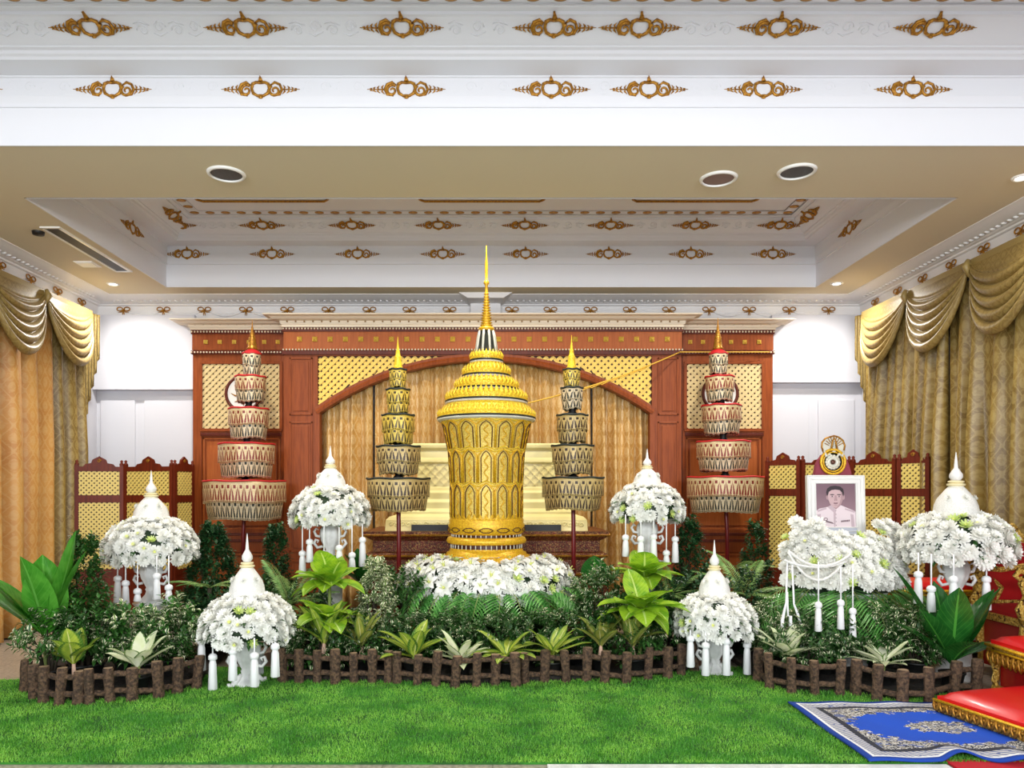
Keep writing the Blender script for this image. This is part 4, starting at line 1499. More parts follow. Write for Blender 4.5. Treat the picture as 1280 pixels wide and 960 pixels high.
def phum(px, d, tip, dome_hw, y_top, y_bot, label, seed, kind='vase', base_z=0.0, tcords=None, dz=0):
    """tip: y of the spire point; flowers between y_top and y_bot, half width dome_hw (all measured px at d)"""
    k = d / F; cx = X(px, d)
    root = thing('flower_stand', label, 'flower stand', (cx, d, base_z), group='white flower stands')
    lz = lambda y: Z(y, d) - base_z
    R = dome_hw * k; zb = lz(y_bot) ; zt_ = lz(y_top)
    zp = zb + .03
    # pedestal
    m = MB()
    rfn = lambda a, z: 1 + .05 * math.cos(8 * a)
    if kind == 'vase':
        m.lathe(ped_profile(zp), 40, (0, 0, 0), rf=rfn)
        for i in range(4):
            a = PI / 4 + PI / 2 * i
            m.tube([(.05 * math.cos(a), .05 * math.sin(a), .09), (.09 * math.cos(a), .09 * math.sin(a), .05), (.125 * math.cos(a), .125 * math.sin(a), .015), (.15 * math.cos(a), .15 * math.sin(a), .02), (.15 * math.cos(a), .15 * math.sin(a), .04)], [.015, .024, .022, .018, .012], 8)
    else:
        hb = zp - .41
        m.lathe([(.15, 0), (.15, .06), (.12, .08), (.11, .12), (.11, hb - .06), (.13, hb - .03), (.15, hb - .01), (.15, hb), (.01, hb)], 40, (0, 0, 0), rf=lambda a, z: 1 + .03 * math.cos(16 * a))
        m.lathe(ped_profile(.41), 40, (0, 0, hb), rf=rfn)
    ped = m.build('pedestal', M['white_paint'], root, world=False)
    h0 = zp - .41
    for s in (-1, 1):
        m = MB()
        m.tube([(s * .07, -.01, h0 + .17), (s * .12, -.01, h0 + .16), (s * .15, -.01, h0 + .2), (s * .135, -.01, h0 + .235), (s * .11, -.01, h0 + .225), (s * .12, -.01, h0 + .205)], [.012, .014, .014, .012, .01, .007], 7)
        m.tube([(s * .09, -.01, h0 + .26), (s * .13, -.01, h0 + .27), (s * .15, -.01, h0 + .31), (s * .13, -.01, h0 + .34), (s * .11, -.01, h0 + .325)], [.01, .014, .012, .01, .006], 7)
        m.build('scroll_handle', M['white_paint'], ped, world=False)
    # dark foliage dome under the flowers
    H = zt_ - zb
    m = MB(); m.lathe([(.02, zb + .0), (R * .8, zb + .02), (R * .86, zb + H * .25), (R * .78, zb + H * .55), (R * .5, zb + H * .82), (.02, zb + H * .9)], 30, (0, 0, 0))
    m.build('foliage_dome', M['dark_leaf'], root, world=False)
    m = MB(); rnd = random.Random(seed + 100)
    for i in range(90):
        a = rnd.uniform(0, 6.28); 
        p = Vector((R * .85 * math.cos(a), R * .85 * math.sin(a), zb + rnd.uniform(0, H * .5)))
        small_leaf(m, p, Vector((math.cos(a), math.sin(a), rnd.uniform(-.8, .3))), Vector((0, 0, 1)), rnd.uniform(.06, .1), .03)
    m.build('leaf_fringe', M['leaf_dark'], root, world=False)
    def surf(r):
        a = r.uniform(0, 2 * PI); u = r.random()
        th = math.acos(1 - u * 1.18) if u * 1.18 <= 2 else 1.7
        th = .35 + (1.85 - .35) * (u ** .75)
        p = (R * .93 * math.sin(th) * math.cos(a), R * .93 * math.sin(th) * math.sin(a), zb + H * .22 + (H * .70) * math.cos(th))
        return p, (math.sin(th) * math.cos(a), math.sin(th) * math.sin(a), math.cos(th) + .15)
    flower_cloud(root, surf, 92, .108 * (R / .37), seed, MUMKINDS, scale=(.92 * R / .37, 1.15 * R / .37))
    # white garland cone, neck rings, bulb and spire
    zs = lz(y_top) - .05; zt = lz(tip); Hs = zt - zs; r0 = R * .37
    m = MB(); m.lathe([(r0 * 1.05, zs), (r0, zs + Hs * .08), (r0 * .96, zs + Hs * .16), (r0 * .84, zs + Hs * .26), (r0 * .6, zs + Hs * .36), (r0 * .42, zs + Hs * .43), (r0 * .30, zs + Hs * .47)], 28, (0, 0, 0), rf=lambda a, z: 1 + .03 * math.cos(12 * a))
    cone = m.build('jasmine_dome', M['white_satin'], root, world=False)
    for i in range(3):
        a = -PI / 2 + (i - 1) * 1.0
        o = place_flower(cone, MUMS[i % 3], 'rosette', Vector((r0 * .78 * math.cos(a), r0 * .78 * math.sin(a), zs + Hs * .28)), (math.cos(a), math.sin(a), .5), i, .55)
    m = MB()
    m.lathe([(r0 * .30, zs + Hs * .46), (r0 * .42, zs + Hs * .475), (r0 * .42, zs + Hs * .5), (r0 * .28, zs + Hs * .51)], 20, (0, 0, 0))
    m.lathe([(r0 * .28, zs + Hs * .51), (r0 * .37, zs + Hs * .525), (r0 * .36, zs + Hs * .545), (r0 * .24, zs + Hs * .555)], 20, (0, 0, 0))
    m.build('neck_ring', material('cream_ring', '#e8dcae', .5) if 'ring' not in M else M['ring'], root, world=False)
    m = MB(); m.lathe([(r0 * .2, zs + Hs * .555), (r0 * .31, zs + Hs * .60), (r0 * .30, zs + Hs * .65), (r0 * .18, zs + Hs * .71), (r0 * .1, zs + Hs * .75), (r0 * .07, zs + Hs * .86), (.002, zt)], 20, (0, 0, 0))
    m.build('spire', M['white_gloss'], root, world=False)
    # tassels
    rnd = random.Random(seed * 3)
    for px_t, y_h, y_b, back in tcords:
        dx = (px_t - px) * k
        yy = -math.sqrt(max(0.0, (R * .9) ** 2 - dx * dx)) * (1 if not back else -1)
        y_s = zb + .04
        dd = d + yy; 
        # keep the apparent height at its real distance
        zh = EYE + (VY - y_h) * dd / F - base_z; zb2 = EYE + (VY - y_b) * dd / F - base_z
        xx = (px_t - VX) / F * dd - cx
        tassel(root, (xx, yy, y_s), round(max(.04, y_s - zh), 2), round(zh - zb2, 2), .026)
    return root


M['ring'] = material('cream_ring', '#e8dcae', .5)
phum(309, 5.75, 667, 58, 738, 797, 'white flower stand on the grass at front left, golden parasol above it', 1,
     tcords=[(252, 800, 838, 0), (266, 820, 862, 0), (291, 812, 850, 0), (318, 818, 858, 0), (344, 806, 845, 0), (325, 815, 850, 1)])
phum(893, 6.12, 675, 51, 738, 790, 'white flower stand on the grass at front right, between two log fences', 2,
     tcords=[(863, 787, 824, 0), (882, 805, 843, 0), (908, 800, 843, 0), (934, 805, 843, 0), (875, 790, 820, 1)])
phum(413, 7.0, 557, 50, 603, 655, 'white flower stand high behind lime leaves, left of the golden urn', 3, 'column',
     tcords=[(378, 690, 720, 0), (387, 676, 702, 0), (405, 690, 725, 0), (424, 684, 718, 0), (440, 692, 712, 0), (453, 674, 708, 0)])
phum(809, 7.0, 561, 46, 601, 650, 'white flower stand high behind lime leaves, right of the golden urn', 4, 'column',
     tcords=[(782, 670, 695, 0), (801, 672, 705, 0), (817, 670, 700, 0), (833, 690, 705, 0), (844, 672, 702, 0)])
phum(189, 6.6, 588, 56, 643, 699, 'white flower stand in front of the left folding screen', 5, 'column',
     tcords=[(147, 722, 752, 0), (157, 727, 755, 0), (172, 737, 750, 0), (196, 718, 748, 0), (211, 733, 757, 0)])
phum(1195, 6.0, 565, 67, 637, 697, 'white flower stand at far right beside the gilded chair', 6, 'column',
     tcords=[(1148, 717, 754, 0), (1164, 735, 765, 0), (1192, 722, 756, 0), (1233, 723, 762, 0), (1218, 750, 800, 1)])
# ------------------------------------------------------------------ ground: artificial turf, soil beds, rug, carpet
M['turf_base'] = material('turf_backing', fn=two('#2f7a1c', '#1c5212', 5), rough=.9)
M['turf'] = material('turf_blades', fn=lambda b: mix(noise(3, 5).smooth(.35, .65), mix(noise(120, 2).smooth(.35, .65), '#60aa26', '#a2d858'), mix(noise(120, 2).smooth(.35, .65), '#348218', '#62a834')), rough=.55, sub=.15)
M['soil'] = material('dark_mulch', fn=two('#141210', '#2a221b', 30), rough=.9, bump=(30, 1, .02))

turf_poly = [(-4.9, 4.08), (3.6, 4.08), (3.6, 5.9), (3.0, 6.3), (-3.0, 6.3), (-3.4, 5.87), (-4.9, 5.87)]


def in_poly(x, y, P_):
    c = False; j = len(P_) - 1
    for i in range(len(P_)):
        if (P_[i][1] > y) != (P_[j][1] > y) and x < (P_[j][0] - P_[i][0]) * (y - P_[i][1]) / (P_[j][1] - P_[i][1]) + P_[i][0]: c = not c
        j = i
    return c


m = MB(); n = len(turf_poly)
m.add([(x, y, .001) for x, y in turf_poly] + [(x, y, .012) for x, y in turf_poly], [tuple(range(n, 2 * n))] + [(i, (i + 1) % n, (i + 1) % n + n, i + n) for i in range(n)])
turf = struct(m.build('floor_turf', M['turf_base']))
rnd = random.Random(11)
vs = []; fs = []
NB = 150000
i = 0
while i < NB:
    x = rnd.uniform(-4.9, 3.6); y = 4.08 + 2.2 * (rnd.random() ** 1.25)
    if abs(x) > .68 * y + .3 and x < 0: continue
    if not in_poly(x, y, turf_poly): continue
    if y > 6.0 and -2.9 < x < 1.45 and not (-2.35 < x < -1.55): 
        if rnd.random() < .8: continue
    a = rnd.uniform(0, 6.283); h = rnd.uniform(.012, .026); w = .0028; l = rnd.uniform(.004, .016); b2 = rnd.uniform(0, 6.283)
    ca, sa = math.cos(a) * w, math.sin(a) * w
    k = len(vs)
    vs += [(x - ca, y - sa, .01), (x + ca, y + sa, .01), (x + l * math.cos(b2), y + l * math.sin(b2), .01 + h)]
    fs.append((k, k + 1, k + 2)); i += 1
me = bpy.data.meshes.new('turf_blades'); me.from_pydata(vs, [], fs); me.materials.append(M['turf']); me.update()
o = bpy.data.objects.new('artificial_turf', me); COL.objects.link(o); tag(o, 'bright green artificial turf spread over the hall floor in front of the flowers', 'grass'); o['kind'] = 'stuff'

# carpets
m = MB(); m.bb(2.5, 4.6, 3.0, 4.12, .001, .016)
tag(m.build('red_carpet', material('red_carpet_pile', '#c01424', .9), bevel=.004), 'red carpet strip at the bottom right corner of the photo', 'carpet')
m = MB(); m.bb(.3, 2.48, 3.0, 4.06, .001, .012)
tag(m.build('floor_cloth', M['white_paint'], bevel=.004), 'pale cloth strip on the floor under the front edge of the blue rug', 'cloth')


def rug_fn(bs):
    u, v, raw = uvw()          # u along the long side 0..1, v across
    Lr, Wr = 1.44, 1.12
    eu = (u.min(1.0 - u)) * Lr; ev = (v.min(1.0 - v)) * Wr
    e = eu.min(ev)
    n1 = noise(17, 4, raw, .6); n2 = noise(46, 2, raw, .6); n3 = noise(9, 3, raw)
    vn = voro(30, raw); vn2 = voro(9, raw)
    blue = '#1450c8'; cream = '#d9d6cf'; dark = '#33343f'; mauve = '#5f6c9c'
    orn = mix(n2.smooth(.44, .47) * (1.0 - n2.smooth(.55, .58)), cream, dark)
    orn = mix((vn > .74), orn, mauve)
    orn = mix((n2 > .62), orn, '#a99a78')
    cx_ = (u - .5).abs() * Lr; cy_ = (v - .5).abs() * Wr
    med = E.math('SQRT', (cx_ * cx_ * .55 + cy_ * cy_ * 1.6))
    field = ((med + (n1 - .5) * .3) < .40) * ((med + (n1 - .5) * .22) > .15)
    col = mix(field, orn, blue)
    star = (e > .13) * (e < .17)
    col = mix(star, col, dark)
    bord = (e > .05) * (e < .13)
    col = mix(bord, col, mix(((u * Lr * 28 + v * Wr * 28).frac() < .45) + ((vn < .2) * 1.0), cream, mauve))
    col = mix((e < .056) * (e > .038), col, '#f0f0f0')
    col = mix(e < .038, col, '#123f9a')
    return col


M['rug'] = material('blue_medallion_carpet', fn=rug_fn, rough=.95, bump=(300, .4, .003))
m = MB()
RX0, RX1, RY0, RY1 = 2.06, 3.5, 4.06, 5.18


def rugp(a, b_):
    x = RX0 + (RX1 - RX0) * a; y = RY0 + (RY1 - RY0) * b_
    wv = 0
    if b_ < .35 and a > .28:
        wv = .03 * (.5 - .5 * math.cos((a - .28) * 32)) * (1 - b_ / .35)
        y += .05 * math.sin((a - .28) * 16) * (1 - b_ / .35)
    return (x, y, .03 + wv + .004 * math.sin(a * 23 + b_ * 9))


m.grid(rugp, 90, 40)
tag(m.build('patterned_rug', M['rug'], solid=.012), 'blue rug with cream medallion pattern and rippled front edge lying on the turf', 'rug')

# ------------------------------------------------------------------ log fences
def log_post(m, x, y, h, r, rnd):
    tx, ty = rnd.uniform(-.012, .012), rnd.uniform(-.01, .01)
    ph = rnd.uniform(0, 6)
    pr = [(r * 1.05, 0.0), (r, h * .2), (r * .93, h * .45), (r * 1.04, h * .7), (r, h * .97), (r * .9, h)]
    rings = []
    for rr, z in pr:
        rings.append([(x + tx * z / h * 2 + rr * (1 + .10 * math.sin(3 * a + ph + z * 9)) * math.cos(a), y + ty * z / h * 2 + rr * (1 + .10 * math.sin(3 * a + ph + z * 9)) * math.sin(a), z + .006) for a in [2 * PI * j / 12 for j in range(12)]])
    m.rings(rings, smooth=True)
    m.add(rings[-1], [tuple(range(12))], 1)


def fence(pts, label, seed, h=.25):
    rnd = random.Random(seed)
    P3 = [G(*p) for p in pts]
    c = sum(P3, Vector()) / len(P3)
    root = thing('log_fence', label, 'garden fence', (c.x, c.y, 0), group='low log border fences')
    for p in P3:
        m = MB(); log_post(m, p.x, p.y, h * rnd.uniform(.95, 1.08), .036 * rnd.uniform(.9, 1.12), rnd)
        m.build('post', [M['log'], M['log_cut']], root)
    for a, b_ in zip(P3[:-1], P3[1:]):
        d = (b_ - a).normalized(); back = Vector((-d.y, d.x, 0)) * .012
        for z in (.075, .20):
            z += rnd.uniform(-.008, .008)
            m = MB(); q0 = a + Vector((0, 0, z)) + back; q1 = b_ + Vector((0, 0, z + rnd.uniform(-.012, .012))) + back
            m.tube([q0, q0.lerp(q1, .3) + Vector((0, 0, .003)), q0.lerp(q1, .7) - Vector((0, 0, .003)), q1], [.02, .022, .02, .021], 9)
            m.build('rail', M['log'], root)


fence([(32, 866), (42, 875), (55, 880), (73, 883), (97, 882), (113, 882), (138, 879), (165, 878), (199, 874), (222, 868), (246, 862)], 'curved dark log fence at far left around the bed with broad leaf plant', 1)
fence([(354, 854), (374.5, 855), (397, 855), (419, 856), (442.5, 855), (465, 855), (485.5, 855)], 'straight dark log fence just right of the front left flower stand', 2)
fence([(497, 855.6), (521, 858), (545, 859), (569, 861), (595, 860), (619.5, 858), (645, 860)], 'dark log fence directly in front of the golden urn', 3)
fence([(656, 856), (680, 854), (707.5, 854), (732.5, 853), (756, 855), (782.5, 855), (809.5, 851), (835, 849), (851, 845), (868, 840)], 'dark log fence ending beside the front right flower stand', 4)
fence([(947.5, 853), (962, 862), (989, 868), (1019, 870), (1049, 870)], 'short dark log fence below the framed portrait', 5)
fence([(1070, 870), (1096, 877), (1127, 882), (1161, 882), (1192, 873), (1220, 869)], 'dark log fence behind the blue rug, farthest right', 6)

# soil beds inside the fences
def bed(poly, nm='planting_soil', lab=''):
    m = MB(); n = len(poly)
    m.add([(x, y, .013) for x, y in poly] + [(x, y, .05) for x, y in poly], [tuple(range(n, 2 * n))] + [(i, (i + 1) % n, (i + 1) % n + n, i + n) for i in range(n)])
    o = m.build(nm, M['soil']); tag(o, lab, 'soil'); o['kind'] = 'stuff'


def gxy(px, py, dy=.05): g = G(px, py); return (g.x, g.y + dy)


bed([gxy(45, 872), gxy(73, 880), gxy(110, 880), gxy(165, 876), gxy(222, 866), gxy(244, 860), (-2.45, 7.0), (-4.1, 7.0), (-3.6, 5.7)], lab='dark planting soil inside the far left log fence')
bed([gxy(356, 855), gxy(485, 855), gxy(569, 859), gxy(655, 857), gxy(809, 850), gxy(866, 841), (1.75, 7.6), (-2.0, 7.6)], lab='dark planting soil behind the middle log fences')
bed([gxy(950, 855), gxy(989, 867), gxy(1070, 869), gxy(1127, 880), gxy(1218, 868), (3.55, 6.8), (2.1, 6.8)], lab='dark planting soil behind the right log fences')

# ------------------------------------------------------------------ bushes
def pot(root, r=.1, h=.13, x=0, y=0):
    m = MB(); m.lathe([(r * .75, 0), (r, h * .9), (r * 1.08, h * .9), (r * 1.08, h), (r * .95, h), (r * .9, h * .85), (.005, h * .85)], 20, (x, y, .045)); m.build('pot', M['pot'], root, world=False)


def bush(px, py, hw, hh, d, n, mat, label, seed, cone=False, L=.05, W=.024, name='leafy_shrub', sprig=None, mat2=None, base_r=None, cat='shrub'):
    """(px, py) centre of the crown, hw/hh half sizes in px at distance d"""
    k = d / F; cx = X(px, d); cz = Z(py, d); rx, rz = hw * k, hh * k; ry = min(rx, .2 if (py > 783 and d < 6.3) else .36)
    root = thing(name, label, cat, (cx, d, 0)); rnd = random.Random(seed)
    zb = cz - rz; zt = cz + rz
    m = MB()
    # shoots: leaves cluster along many small twigs
    n = int(n * 1.7); L *= 1.18; W *= 1.25; nt = max(8, n // 12)
    for t in range(nt):
        if cone:
            h = rnd.random() ** 1.2; rr = (1 - h) ** .7 * rnd.uniform(.3, 1.0) ** .6
            a = rnd.uniform(0, 2 * PI)
            p = Vector((rx * rr * math.cos(a), ry * rr * math.sin(a), zb + h * (zt - zb)))
            d0 = Vector((math.cos(a) * .6, math.sin(a) * .6, .8))
        else:
            while True:
                v = Vector((rnd.uniform(-1, 1), rnd.uniform(-1, 1), rnd.uniform(-1, 1)))
                if .2 < v.length < 1: break
            v = v.normalized() * (rnd.uniform(.4, 1.0) ** .7) * (1 + .12 * math.sin(5 * v.x + seed) * math.cos(4 * v.z))
            p = Vector((v.x * rx, v.y * ry, cz + v.z * rz))
            d0 = Vector((v.x, v.y, v.z * .5 + .55))
        d0.normalize(); tl = L * 1.9
        for j in range(12):
            q = p + d0 * tl * (j / 12) 
            a = j * 2.4 + t
            s = d0.orthogonal().normalized(); u = d0.cross(s)
            dr = (d0 * .55 + s * math.cos(a) + u * math.sin(a)).normalized()
            sc = rnd.uniform(.75, 1.15)
            small_leaf(m, q, dr, Vector((0, 0, 1)), L * sc, W * sc, 1 if (mat2 and rnd.random() < sprig) else 0)
    m.build('foliage', [mat] + ([mat2] if mat2 else []), root, world=False)
    m = MB()
    for i in range(7):
        a = rnd.uniform(0, 6.28); r_ = rnd.uniform(.1, .75)
        e = Vector((rx * r_ * math.cos(a), ry * r_ * math.sin(a), cz + rz * rnd.uniform(-.2, .55)))
        m.tube([(e.x * .1, e.y * .1, .05), (e.x * .5, e.y * .5, (zb + cz) / 2 if zb > .1 else cz * .5), e], [.012, .009, .004], 6)
    m.build('stem', M['stem_brown'], root, world=False)
    pot(root)
    return root


LD, LM, LC, LV, LCR = M['leaf_dark'], M['leaf_mid'], M['leaf_conifer'], M['leaf_varieg'], M['leaf_cream']
# left bed
bush(62, 800, 42, 26, 5.55, 420, LV, 'sparse cream-edged shrub at the far left end of the left bed', 1, mat2=LM, sprig=.5)
bush(105, 745, 34, 66, 5.95, 1300, LD, 'dark green pointed shrub beside the broad leaf plant at left', 2, cone=True, mat2=LM, sprig=.3)
bush(113, 785, 40, 36, 5.75, 900, LD, 'dark green shrub above the small yellow-green plant in the left bed', 21, mat2=LM, sprig=.4)
bush(160, 796, 34, 34, 5.85, 1000, LM, 'mid green shrub below the left white flower stand', 3, mat2=LCR, sprig=.45)
bush(212, 794, 36, 36, 5.9, 1000, LM, 'pale speckled shrub at the right end of the left bed', 4, mat2=LCR, sprig=.4)
bush(185, 806, 58, 24, 5.8, 800, LD, 'low cream-edged groundcover behind the left log fence', 5, mat2=LV, sprig=.4)
bush(100, 812, 45, 20, 5.7, 450, LD, 'low dark groundcover under the yellow-green plant at left', 51, mat2=LV, sprig=.3)
# behind left stands
bush(266, 725, 42, 62, 6.9, 2300, LC, 'tall dark green shrub left of the front left flower stand spire', 6, cone=True, L=.045)
bush(262, 770, 32, 40, 6.6, 900, LC, 'dark green shrub low behind the front left flower stand', 61)
bush(345, 714, 22, 50, 7.2, 1100, LC, 'slim dark shrub between the left parasol pole and left lime plant', 7, cone=True, L=.045)
bush(365, 770, 50, 42, 6.7, 1100, LD, 'dark shrub under the fern fronds left of the lime plant', 8)
bush(395, 812, 45, 24, 6.1, 800, LD, 'white-speckled groundcover at the left end of the middle bed', 9, mat2=LV, sprig=.35)
bush(470, 752, 32, 44, 6.45, 1100, LV, 'cream flecked pointed shrub left of the palm fronds', 10, cone=True, mat2=LCR, sprig=.6, L=.042, W=.03)
bush(460, 805, 42, 30, 6.15, 700, LD, 'dark shrub under the cream flecked pointed one', 101, mat2=LV, sprig=.3)
for i, (px, py, lb) in enumerate([(520, 798, 'small-leaved dark hedge plant left of centre under the palm fronds'), (570, 799, 'small-leaved dark hedge plant below the left part of the urn'), (622, 799, 'small-leaved dark hedge plant right below the golden urn'), (672, 798, 'small-leaved dark hedge plant below the right palm fronds'), (722, 793, 'small-leaved dark hedge plant between urn and right lime plant')]):
    bush(px, py, 34, 27, 6.25, 900, LD, lb, 20 + i, mat2=LV, sprig=.22, L=.042)
bush(505, 740, 22, 26, 6.7, 400, LD, 'dark leaves at left end of the flower ring', 77)
bush(748, 752, 30, 44, 6.45, 900, LD, 'white flecked shrub left of the right lime plant', 30, mat2=LV, sprig=.35)
bush(790, 790, 38, 36, 6.15, 900, LD, 'dark shrub under the right lime plant', 31, mat2=LV, sprig=.2)
bush(838, 790, 34, 40, 6.4, 900, LD, 'dark shrub beside the front right flower stand', 32, mat2=LV, sprig=.25)
bush(862, 708, 27, 54, 7.0, 1300, LC, 'tall cone shaped dark shrub right of the right lime plant', 33, cone=True, L=.045)
bush(855, 755, 40, 32, 6.7, 900, LC, 'dark foliage below the cone shaped shrub at right', 34)
bush(944, 705, 22, 44, 7.2, 900, LC, 'dark yew-like shrub left of the portrait flowers', 35, cone=True, L=.045)
bush(925, 770, 36, 46, 6.7, 900, LC, 'dark shrub behind the front right flower stand', 36)
bush(972, 792, 32, 30, 6.15, 900, LV, 'cream-edged shrub left under the portrait flowers', 37, mat2=LD, sprig=.4)
bush(1030, 800, 38, 26, 5.95, 800, LD, 'white-speckled dark shrub in front of the portrait plinth', 38, mat2=LV, sprig=.35)
bush(1100, 794, 40, 33, 5.95, 1100, LV, 'cream-edged shrub right of the portrait plinth', 39, mat2=LD, sprig=.35)
bush(1145, 800, 34, 32, 5.8, 900, LV, 'cream-edged shrub left of the broad leaf plant at right', 40, mat2=LD, sprig=.45)
bush(1010, 815, 48, 20, 5.8, 500, LD, 'low dark groundcover behind the short right fence', 41, mat2=LV, sprig=.3)

# ------------------------------------------------------------------ broad leaf plants: each leaf a part
def leafmesh(nm, L, W, droop, mt, fold=.2, wave=0, shape=.9):
    m = MB(); leaf_geo(m, Matrix.Identity(4), L, W, droop, fold, 9, 0, wave, shape); return m.mesh(nm, mt)


def rosette(name, label, px, py, d, leaves, mt, cat='plant', group=None, stems=None, z0=None):
    small = name in ('small_leafy_plant', 'caladium'); big = 1.28 if small else 1.0
    if name == 'dumb_cane':
        leaves = leaves + [(235, 38, .26, .17, .7), (305, 40, .26, .17, .7), (255, 55, .3, .18, .5), (285, 52, .3, .18, .5), (150, 35, .26, .15, .5), (35, 35, .26, .15, .5)]
    """(px, py) is where the leaves spring from; leaves: (yaw deg, pitch deg, length, width, droop)"""
    cx = X(px, d); z = Z(py, d) if z0 is None else z0
    root = thing(name, label, cat, (cx, d, 0), group=group)
    for i, (yw, pt, L, W, dr) in enumerate(leaves):
        if name == 'dumb_cane': pt -= 6 + (i % 3) * 7; dr = dr * 1.5 + .1; L *= 1.12; W *= 1.12
        a = math.radians(yw)
        me = leafmesh('leaf', L * 1.06 * big, W * (1.5 if small else 1.12 if name == 'dumb_cane' else 1.32), dr, mt, .18, .006)
        o = inst('leaf', me, root, (0, 0, 0)); o.matrix_basis = dir_matrix(Vector((.012 * math.cos(a), .012 * math.sin(a), z + (.02 if i % 2 else 0))), a, math.radians(pt))
    m = MB()
    if stems: 
        for dx in stems: m.tube([(dx, 0, .05), (dx * .5, 0, z * .6), (0, 0, z + .01)], [.014, .012, .012], 8)
    else: m.tube([(0, 0, .05), (0, 0, z + .01)], [.016, .014], 8)
    m.build('stem', M['stem_pale'] if stems else M['stem'], root, world=False)
    pot(root, .085, .11)
    return root


def ring_leaves(n, L, W, p0, p1, dr, seed, jit=12, front=True):
    r = random.Random(seed); out = []
    for i in range(n):
        y = 360 * i / n + r.uniform(-jit, jit) + seed * 31
        out.append((y, r.uniform(p0, p1), L * r.uniform(.85, 1.12), W * r.uniform(.9, 1.1), dr * r.uniform(.7, 1.3)))
    return out


LIME, LIM2, OLV, WHT = M['leaf_lime'], M['leaf_lime2'], M['leaf_olive'], M['leaf_white']
# small plants along the fences
rosette('small_leafy_plant', 'yellow-green small plant with pinkish stem behind the far left log fence', 92, 830, 5.42, [(200, 55, .17, .10, .5), (250, 62, .19, .12, .5), (290, 60, .19, .12, .4), (340, 50, .17, .1, .5), (90, 75, .2, .1, .3), (170, 30, .15, .08, .5), (20, 60, .18, .1, .4), (270, 78, .2, .12, .2)], LIM2, stems=[.0, .02])
rosette('caladium', 'white leaved small plant behind the far left log fence', 173, 834, 5.44, [(180, 35, .19, .075, .4), (215, 50, .18, .08, .5), (270, 60, .17, .09, .5), (320, 50, .17, .08, .5), (0, 40, .22, .09, .3), (30, 55, .2, .08, .3), (110, 70, .2, .08, .3), (60, 65, .2, .09, .3)], WHT)
rosette('small_leafy_plant', 'yellow-green plant with pale stems in front of the left lime plant', 405, 805, 6.0, ring_leaves(11, .27, .07, 42, 78, .6, 1), LIM2, stems=[-.03, .0, .03])
rosette('small_leafy_plant', 'small olive yellow plant between left lime plant and green plant of the middle bed', 452, 808, 6.0, ring_leaves(9, .23, .06, 45, 80, .5, 2), OLV, stems=[-.02, .02])
rosette('small_leafy_plant', 'bright green small plant at the left end of the central fence', 517, 822, 5.9, ring_leaves(11, .24, .085, 22, 78, .7, 3), LIM2)
rosette('caladium', 'white striped low plant in the middle of the central fence', 575, 828, 5.85, ring_leaves(14, .2, .055, 15, 70, .6, 4), WHT)
rosette('small_leafy_plant', 'bright yellow-green small plant behind the right part of the central fence', 633, 822, 5.9, ring_leaves(11, .23, .08, 22, 75, .7, 5), LIM2)
rosette('small_leafy_plant', 'pale green narrow leaved plant right of the yellow-green one at the centre', 690, 820, 5.9, ring_leaves(13, .22, .055, 20, 75, .7, 6), LIM2)
rosette('small_leafy_plant', 'olive yellow plant with pale stems left of its twin in the middle bed', 751, 808, 6.0, ring_leaves(8, .22, .075, 45, 75, .5, 7), OLV, stems=[-.03, .02])
rosette('small_leafy_plant', 'fuller olive yellow plant under the right lime plant', 791, 808, 6.0, ring_leaves(11, .22, .085, 40, 80, .5, 8), OLV, stems=[-.02, .03])
rosette('caladium', 'white striped plant at the left end of the short right fence', 984, 822, 5.75, ring_leaves(13, .21, .075, 15, 75, .5, 9), WHT)
rosette('caladium', 'white striped plant between the two right log fences', 1104, 832, 5.6, ring_leaves(13, .2, .05, 15, 65, .6, 10), WHT)
# lime dumb canes
rosette('dumb_cane', 'large lime green broad leaved plant in front of the left white column', 412, 733, 6.35, [(180, 22, .30, .15, .7), (200, 48, .28, .16, .5), (235, 66, .34, .17, .5), (265, 76, .35, .18, .4), (300, 72, .34, .18, .4), (340, 36, .30, .16, .6), (5, 20, .30, .14, .6), (270, 40, .22, .16, .8), (90, 70, .36, .17, .3), (130, 55, .3, .16, .4), (50, 55, .3, .16, .4)], LIME)
rosette('dumb_cane', 'smaller lime green plant low between the left stands, with three drooping leaves', 408, 776, 6.08, [(165, 62, .26, .11, .5), (210, 40, .22, .12, .7), (290, 40, .2, .13, .8), (330, 45, .24, .13, .6), (20, 38, .28, .13, .5), (60, 60, .24, .1, .4), (350, 25, .22, .1, .6)], LIME)
rosette('dumb_cane', 'large lime green broad leaved plant in front of the right white column, upper one', 806, 725, 6.5, [(180, 45, .28, .17, .5), (215, 60, .30, .18, .5), (258, 76, .36, .19, .3), (300, 55, .3, .18, .5), (0, 42, .30, .18, .5), (30, 60, .28, .16, .4), (100, 70, .3, .17, .4), (270, 35, .26, .18, .8)], LIME)
rosette('dumb_cane', 'large lime green plant just below its taller twin at right', 800, 764, 6.02, [(178, 18, .3, .13, .5), (195, 42, .32, .17, .5), (230, 62, .34, .19, .5), (265, 55, .3, .2, .6), (300, 62, .36, .19, .4), (340, 42, .34, .18, .5), (5, 30, .34, .17, .4), (270, 30, .24, .2, .9), (320, 22, .26, .17, .8), (100, 70, .34, .17, .3)], LIME)
